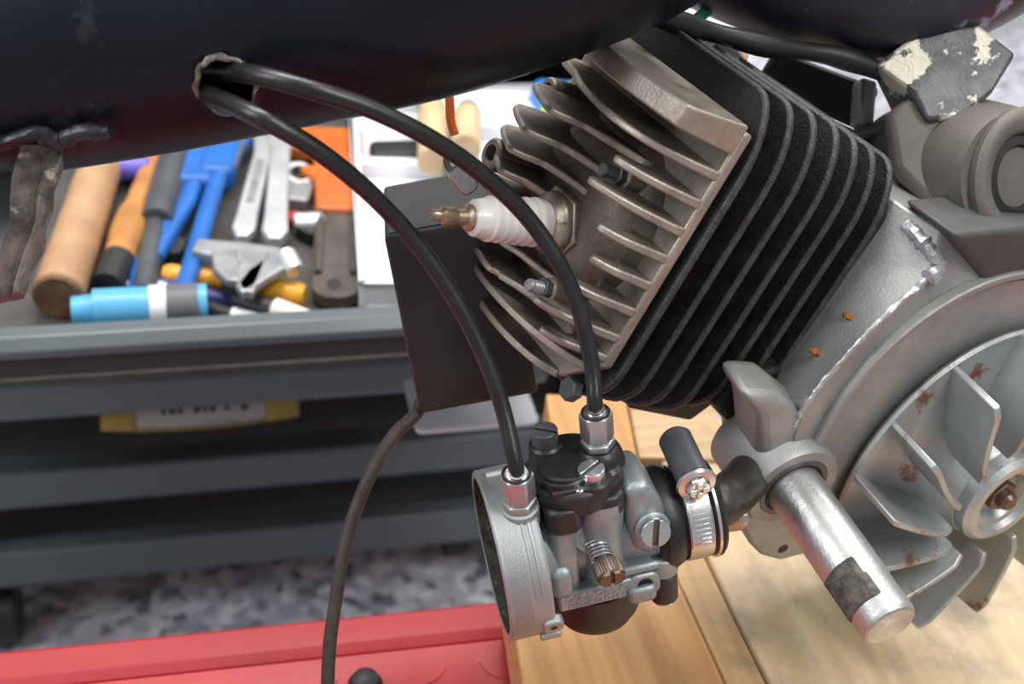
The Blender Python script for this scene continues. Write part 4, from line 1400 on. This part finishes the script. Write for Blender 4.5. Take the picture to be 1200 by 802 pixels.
# ragged rim: follows the hole on the curved surface
rp = []
cc, vy_, vz_ = ctrs[hi_]
for k in range(30):
    x, y = hole_out[k]
    p = HFr.p(x, y, 0)
    best_ = min(ctrs, key=lambda q_: (q_[0] - p).length)
    ax_ = (ctrs[hi_ + 1][0] - ctrs[hi_ - 1][0]).normalized()
    rel = p - cc
    al = ax_ * rel.dot(ax_)
    rv = rel - al
    p = cc + al + rv.normalized() * RT * SC * (1.0 if abs(rv.normalized().dot(vz_)) < .3 else .955)
    rp.append(p)
rp = rp + [rp[0], rp[1]]
obj('torn_rim', MB().tube(smooth_path(rp, 3), .0011, 8).rough(.0009, 300), M['weld'], fb, label='bare ragged metal edge of the cable hole')
# weld stub and bracket at the left
bkm = MB()
pth = smooth_path([U(48, 170, 70), U(42, 205, 60), U(34, 250, 50), U(22, 300, 40), U(4, 350, 30)], 6)
for i, p in enumerate(pth):
    w2 = (24 - 6 * i / len(pth)) * SC
    fr = frame_at(p, camdir(.1, .2, .95), camdir(1, .25, 0), 1)
    for (x, y, z_) in ((-w2, 0, -.005), (-w2 * .9, 0, .003), (-w2 * .3, 0, .001), (w2 * .1, 0, -.002), (w2 * .6, 0, .002), (w2, 0, .001), (w2, 0, -.005)):
        bkm.v.append(fr.p(x, y, z_))
m7 = 7
for i in range(len(pth) - 1):
    for k in range(m7):
        q = (k + 1) % m7
        bkm.f.append((i * m7 + k, i * m7 + q, (i + 1) * m7 + q, (i + 1) * m7 + k))
bkm.f += [tuple(range(m7)), tuple(range(len(pth) * m7 - 1, (len(pth) - 1) * m7 - 1, -1))]
bkm.rough(.0022, 90)
obj('bracket', bkm, M['weld'], fb, bev=.0004, label='rough bracket with bare and blackened metal')
obj('weld_bead', MB().tube(smooth_path([U(-30, 172, 85), U(10, 166, 95), U(40, 156, 100), U(70, 165, 88), U(90, 157, 95), U(130, 150, 98)], 8), [.0032 * (1 + .3 * mn.noise(V((i * .6, 0, 0)))) for i in range(41)], 12).rough(.0015, 110),
    mat('painted_weld', (.008, .010, .014), (.03, .033, .04), .3, .2, 60, bump=.8, bscale=250, c3=(.36, .34, .30), t3=.64, s3=90), fb)
# grey scrap behind bracket (left edge)
lp = thing('alloy_bracket', U(8, 260, -40), 'light alloy bracket at the left edge behind the welded stub', 'bracket')
obj('plate', MB().prism(frame_at(U(8, 262, -70), camdir(-.2, .5, .85), cr), [(-60, -70), (18, -80), (14, 0), (20, 50), (8, 76), (-60, 80)], -8, 8).rough(.0012, 120), mat('pale_alloy', (.42, .46, .50), (.30, .31, .32), .4, .6, 50, c3=(.35, .27, .18), t3=.6, s3=50), lp, bev=.001)

# ------------------------------------------------------------------ upper right: rear frame tube, hose, plate, mount casting
rt = thing('rear_frame_tube', U(1000, 40, -330), 'slate-black rear frame tube with a scraped grey-blue patch at the top right', 'frame')
P = smooth_path([U(820, -95, -330), U(900, -60, -330), U(985, -34, -330), U(1060, -26, -330), U(1140, -60, -330), U(1230, -120, -330)], 7)
obj('tube', MB().tube(P, .0385, 40), M['slate'], rt)
obj('gusset', MB().prism(frame_at(U(1090, 100, -270), camdir(-.1, .2, .97), cr), [(-70, 40), (-20, 75), (70, 78), (110, 40), (80, -10), (40, -48), (0, -56), (-30, -20)], -60, 6).rough(.006, 60), M['patch'], rt, bev=.002, label='rough gusset with cream and bare metal patches')
hs = MB().tube(smooth_path([U(770, 20, -130), U(820, 34, -200), U(900, 54, -250), U(980, 66, -290), U(1040, 88, -310), U(1078, 112, -320), U(1100, 128, -340)], 7), [.0042 + .0012 * sin(i * .35) ** 2 for i in range(43)], 14, flat=1.0)
tag(obj('vent_hose', hs, M['rubber']), 'black rubber hose running from under the frame beam to the mount casting', 'hose')
tag(obj('green_cable', MB().tube([U(812, 26, -330), U(832, 10, -330), U(856, -6, -330)], .0028, 10), M['green']), 'short green cable piece seen at the top behind the frame', 'cable')
tag(obj('pale_panel', MB().box(frame_at(U(830, 40, -640), camdir(0, .6, .8), cr), -110, 60, -50, 70, -5, 5), mat('pale_panel_paint', (.50, .52, .50), (.36, .34, .28), .5, 0, 30), bev=.001), 'pale grey panel seen through the gap above the head', 'panel')
tag(obj('wooden_offcut', MB().prism(frame_at(U(838, 62, -520), camdir(.2, .5, .8), camdir(1, -.5, 0)), [(-50, -16), (52, -22), (50, 20), (-40, 16)], -10, 10), mat('yellow_offcut', (.55, .37, .14), (.30, .19, .08), .5, 0, 60), bev=.001), 'small yellow-brown wooden offcut above the cylinder head', 'wood')
# black cover plate
bp_ = frame_at(U(925, 125, -250), camdir(.10, .40, .91), U(1000, 152, -290) - U(848, 82, -190), SC)
c4 = [bp_.on(*p, 2, 0) for p in ((846, 82), (1000, 152), (992, 186), (864, 122))]
cp_ = thing('cover_plate', bp_.p(0, 0, -20), 'flat black sheet plate with a bright top edge behind the cooling fins', 'plate')
obj('sheet', MB().prism(bp_, [(q.x, q.y) for q in c4], -5, 0), mat('flat_black_sheet', (.006, .006, .006), rough=.9, spec=.08), cp_, bev=.0004)
obj('bright_edge', MB().tube([bp_.p(c4[0].x, c4[0].y, .5), bp_.p(c4[1].x, c4[1].y, .5)], .00065, 8).tube([bp_.p(c4[0].x, c4[0].y, .5), bp_.p(c4[0].x + (c4[3].x - c4[0].x) * .45, c4[0].y + (c4[3].y - c4[0].y) * .45, .5)], .00065, 8), M['bright'], cp_)
# dark block behind it
ib = thing('engine_bracket', U(960, 110, -460), 'dark engine bracket with a grey lug between hose and cover plate', 'bracket')
obj('block', MB().prism(frame_at(U(965, 110, -440), camdir(0, .2, .98), camdir(1, -.35, 0)), [(-110, -40), (70, -46), (80, 40), (-90, 50)], -60, 0), M['cabdark'], ib, bev=.003)
obj('lug', MB().prism(frame_at(U(1012, 125, -400), camdir(.3, .2, .93), cr), [(-16, -30), (10, -34), (22, 40), (-6, 44)], -20, 10), M['case'], ib, bev=.002)
obj('rod', MB().tube([U(985, 165, -400), U(1035, 150, -380)], .0035, 12), M['boss'], ib)
obj('rail', MB().prism(frame_at(U(860, 75, -480), camdir(0, .2, .98), camdir(.5, -.85, 0)), rrect(-70, 70, -22, 22, 8), -20, 0), M['boss'], ib, bev=.002)
# mount casting (upper right big boss)
mc = thing('mount_casting', U(1130, 200, -330), 'brown-grey cast engine mount with a round bushing at the right edge', 'casting')
mx = frame_at(U(1196, 208, -215), camdir(.30, -.16, .94), cr)
obj('boss_body', MB().lathe(mx, [(96, -260), (104, -200), (108, -150), (106, -100), (98, -50), (92, -20), (88, -8)], 64), M['boss'], mc, ang=60)
obj('boss_lip', MB().lathe(mx, [(92, -10), (94, 4), (88, 9), (66, 8), (58, 0), (58, -40)], 56, sx=.8), M['boss'], mc, ang=50)
obj('bushing', MB().lathe(mx, [(58, -30), (56, -4), (44, -2), (40, -8), (24, -10), (22, -20), (.01, -20)], 40, sx=.8), M['seal_shadow'], mc, label='dark rubber bushing')
arm_px = ((1036, 132), (1046, 200), (1104, 258), (1130, 288), (1158, 284), (1166, 200), (1120, 118), (1070, 104))
arm = frame_at(U(1100, 222, -245), camdir(-.25, .15, .95), camdir(.65, -.75, 0))
obj('mount_arm', MB().prism(arm, [(q.x, q.y) for q in (arm.on(*p, 2, 0) for p in arm_px)], -70, 0), M['boss'], mc, bev=.006, seg=3)

for o in bpy.data.objects:
    if '_w' in o:
        del o['_w']
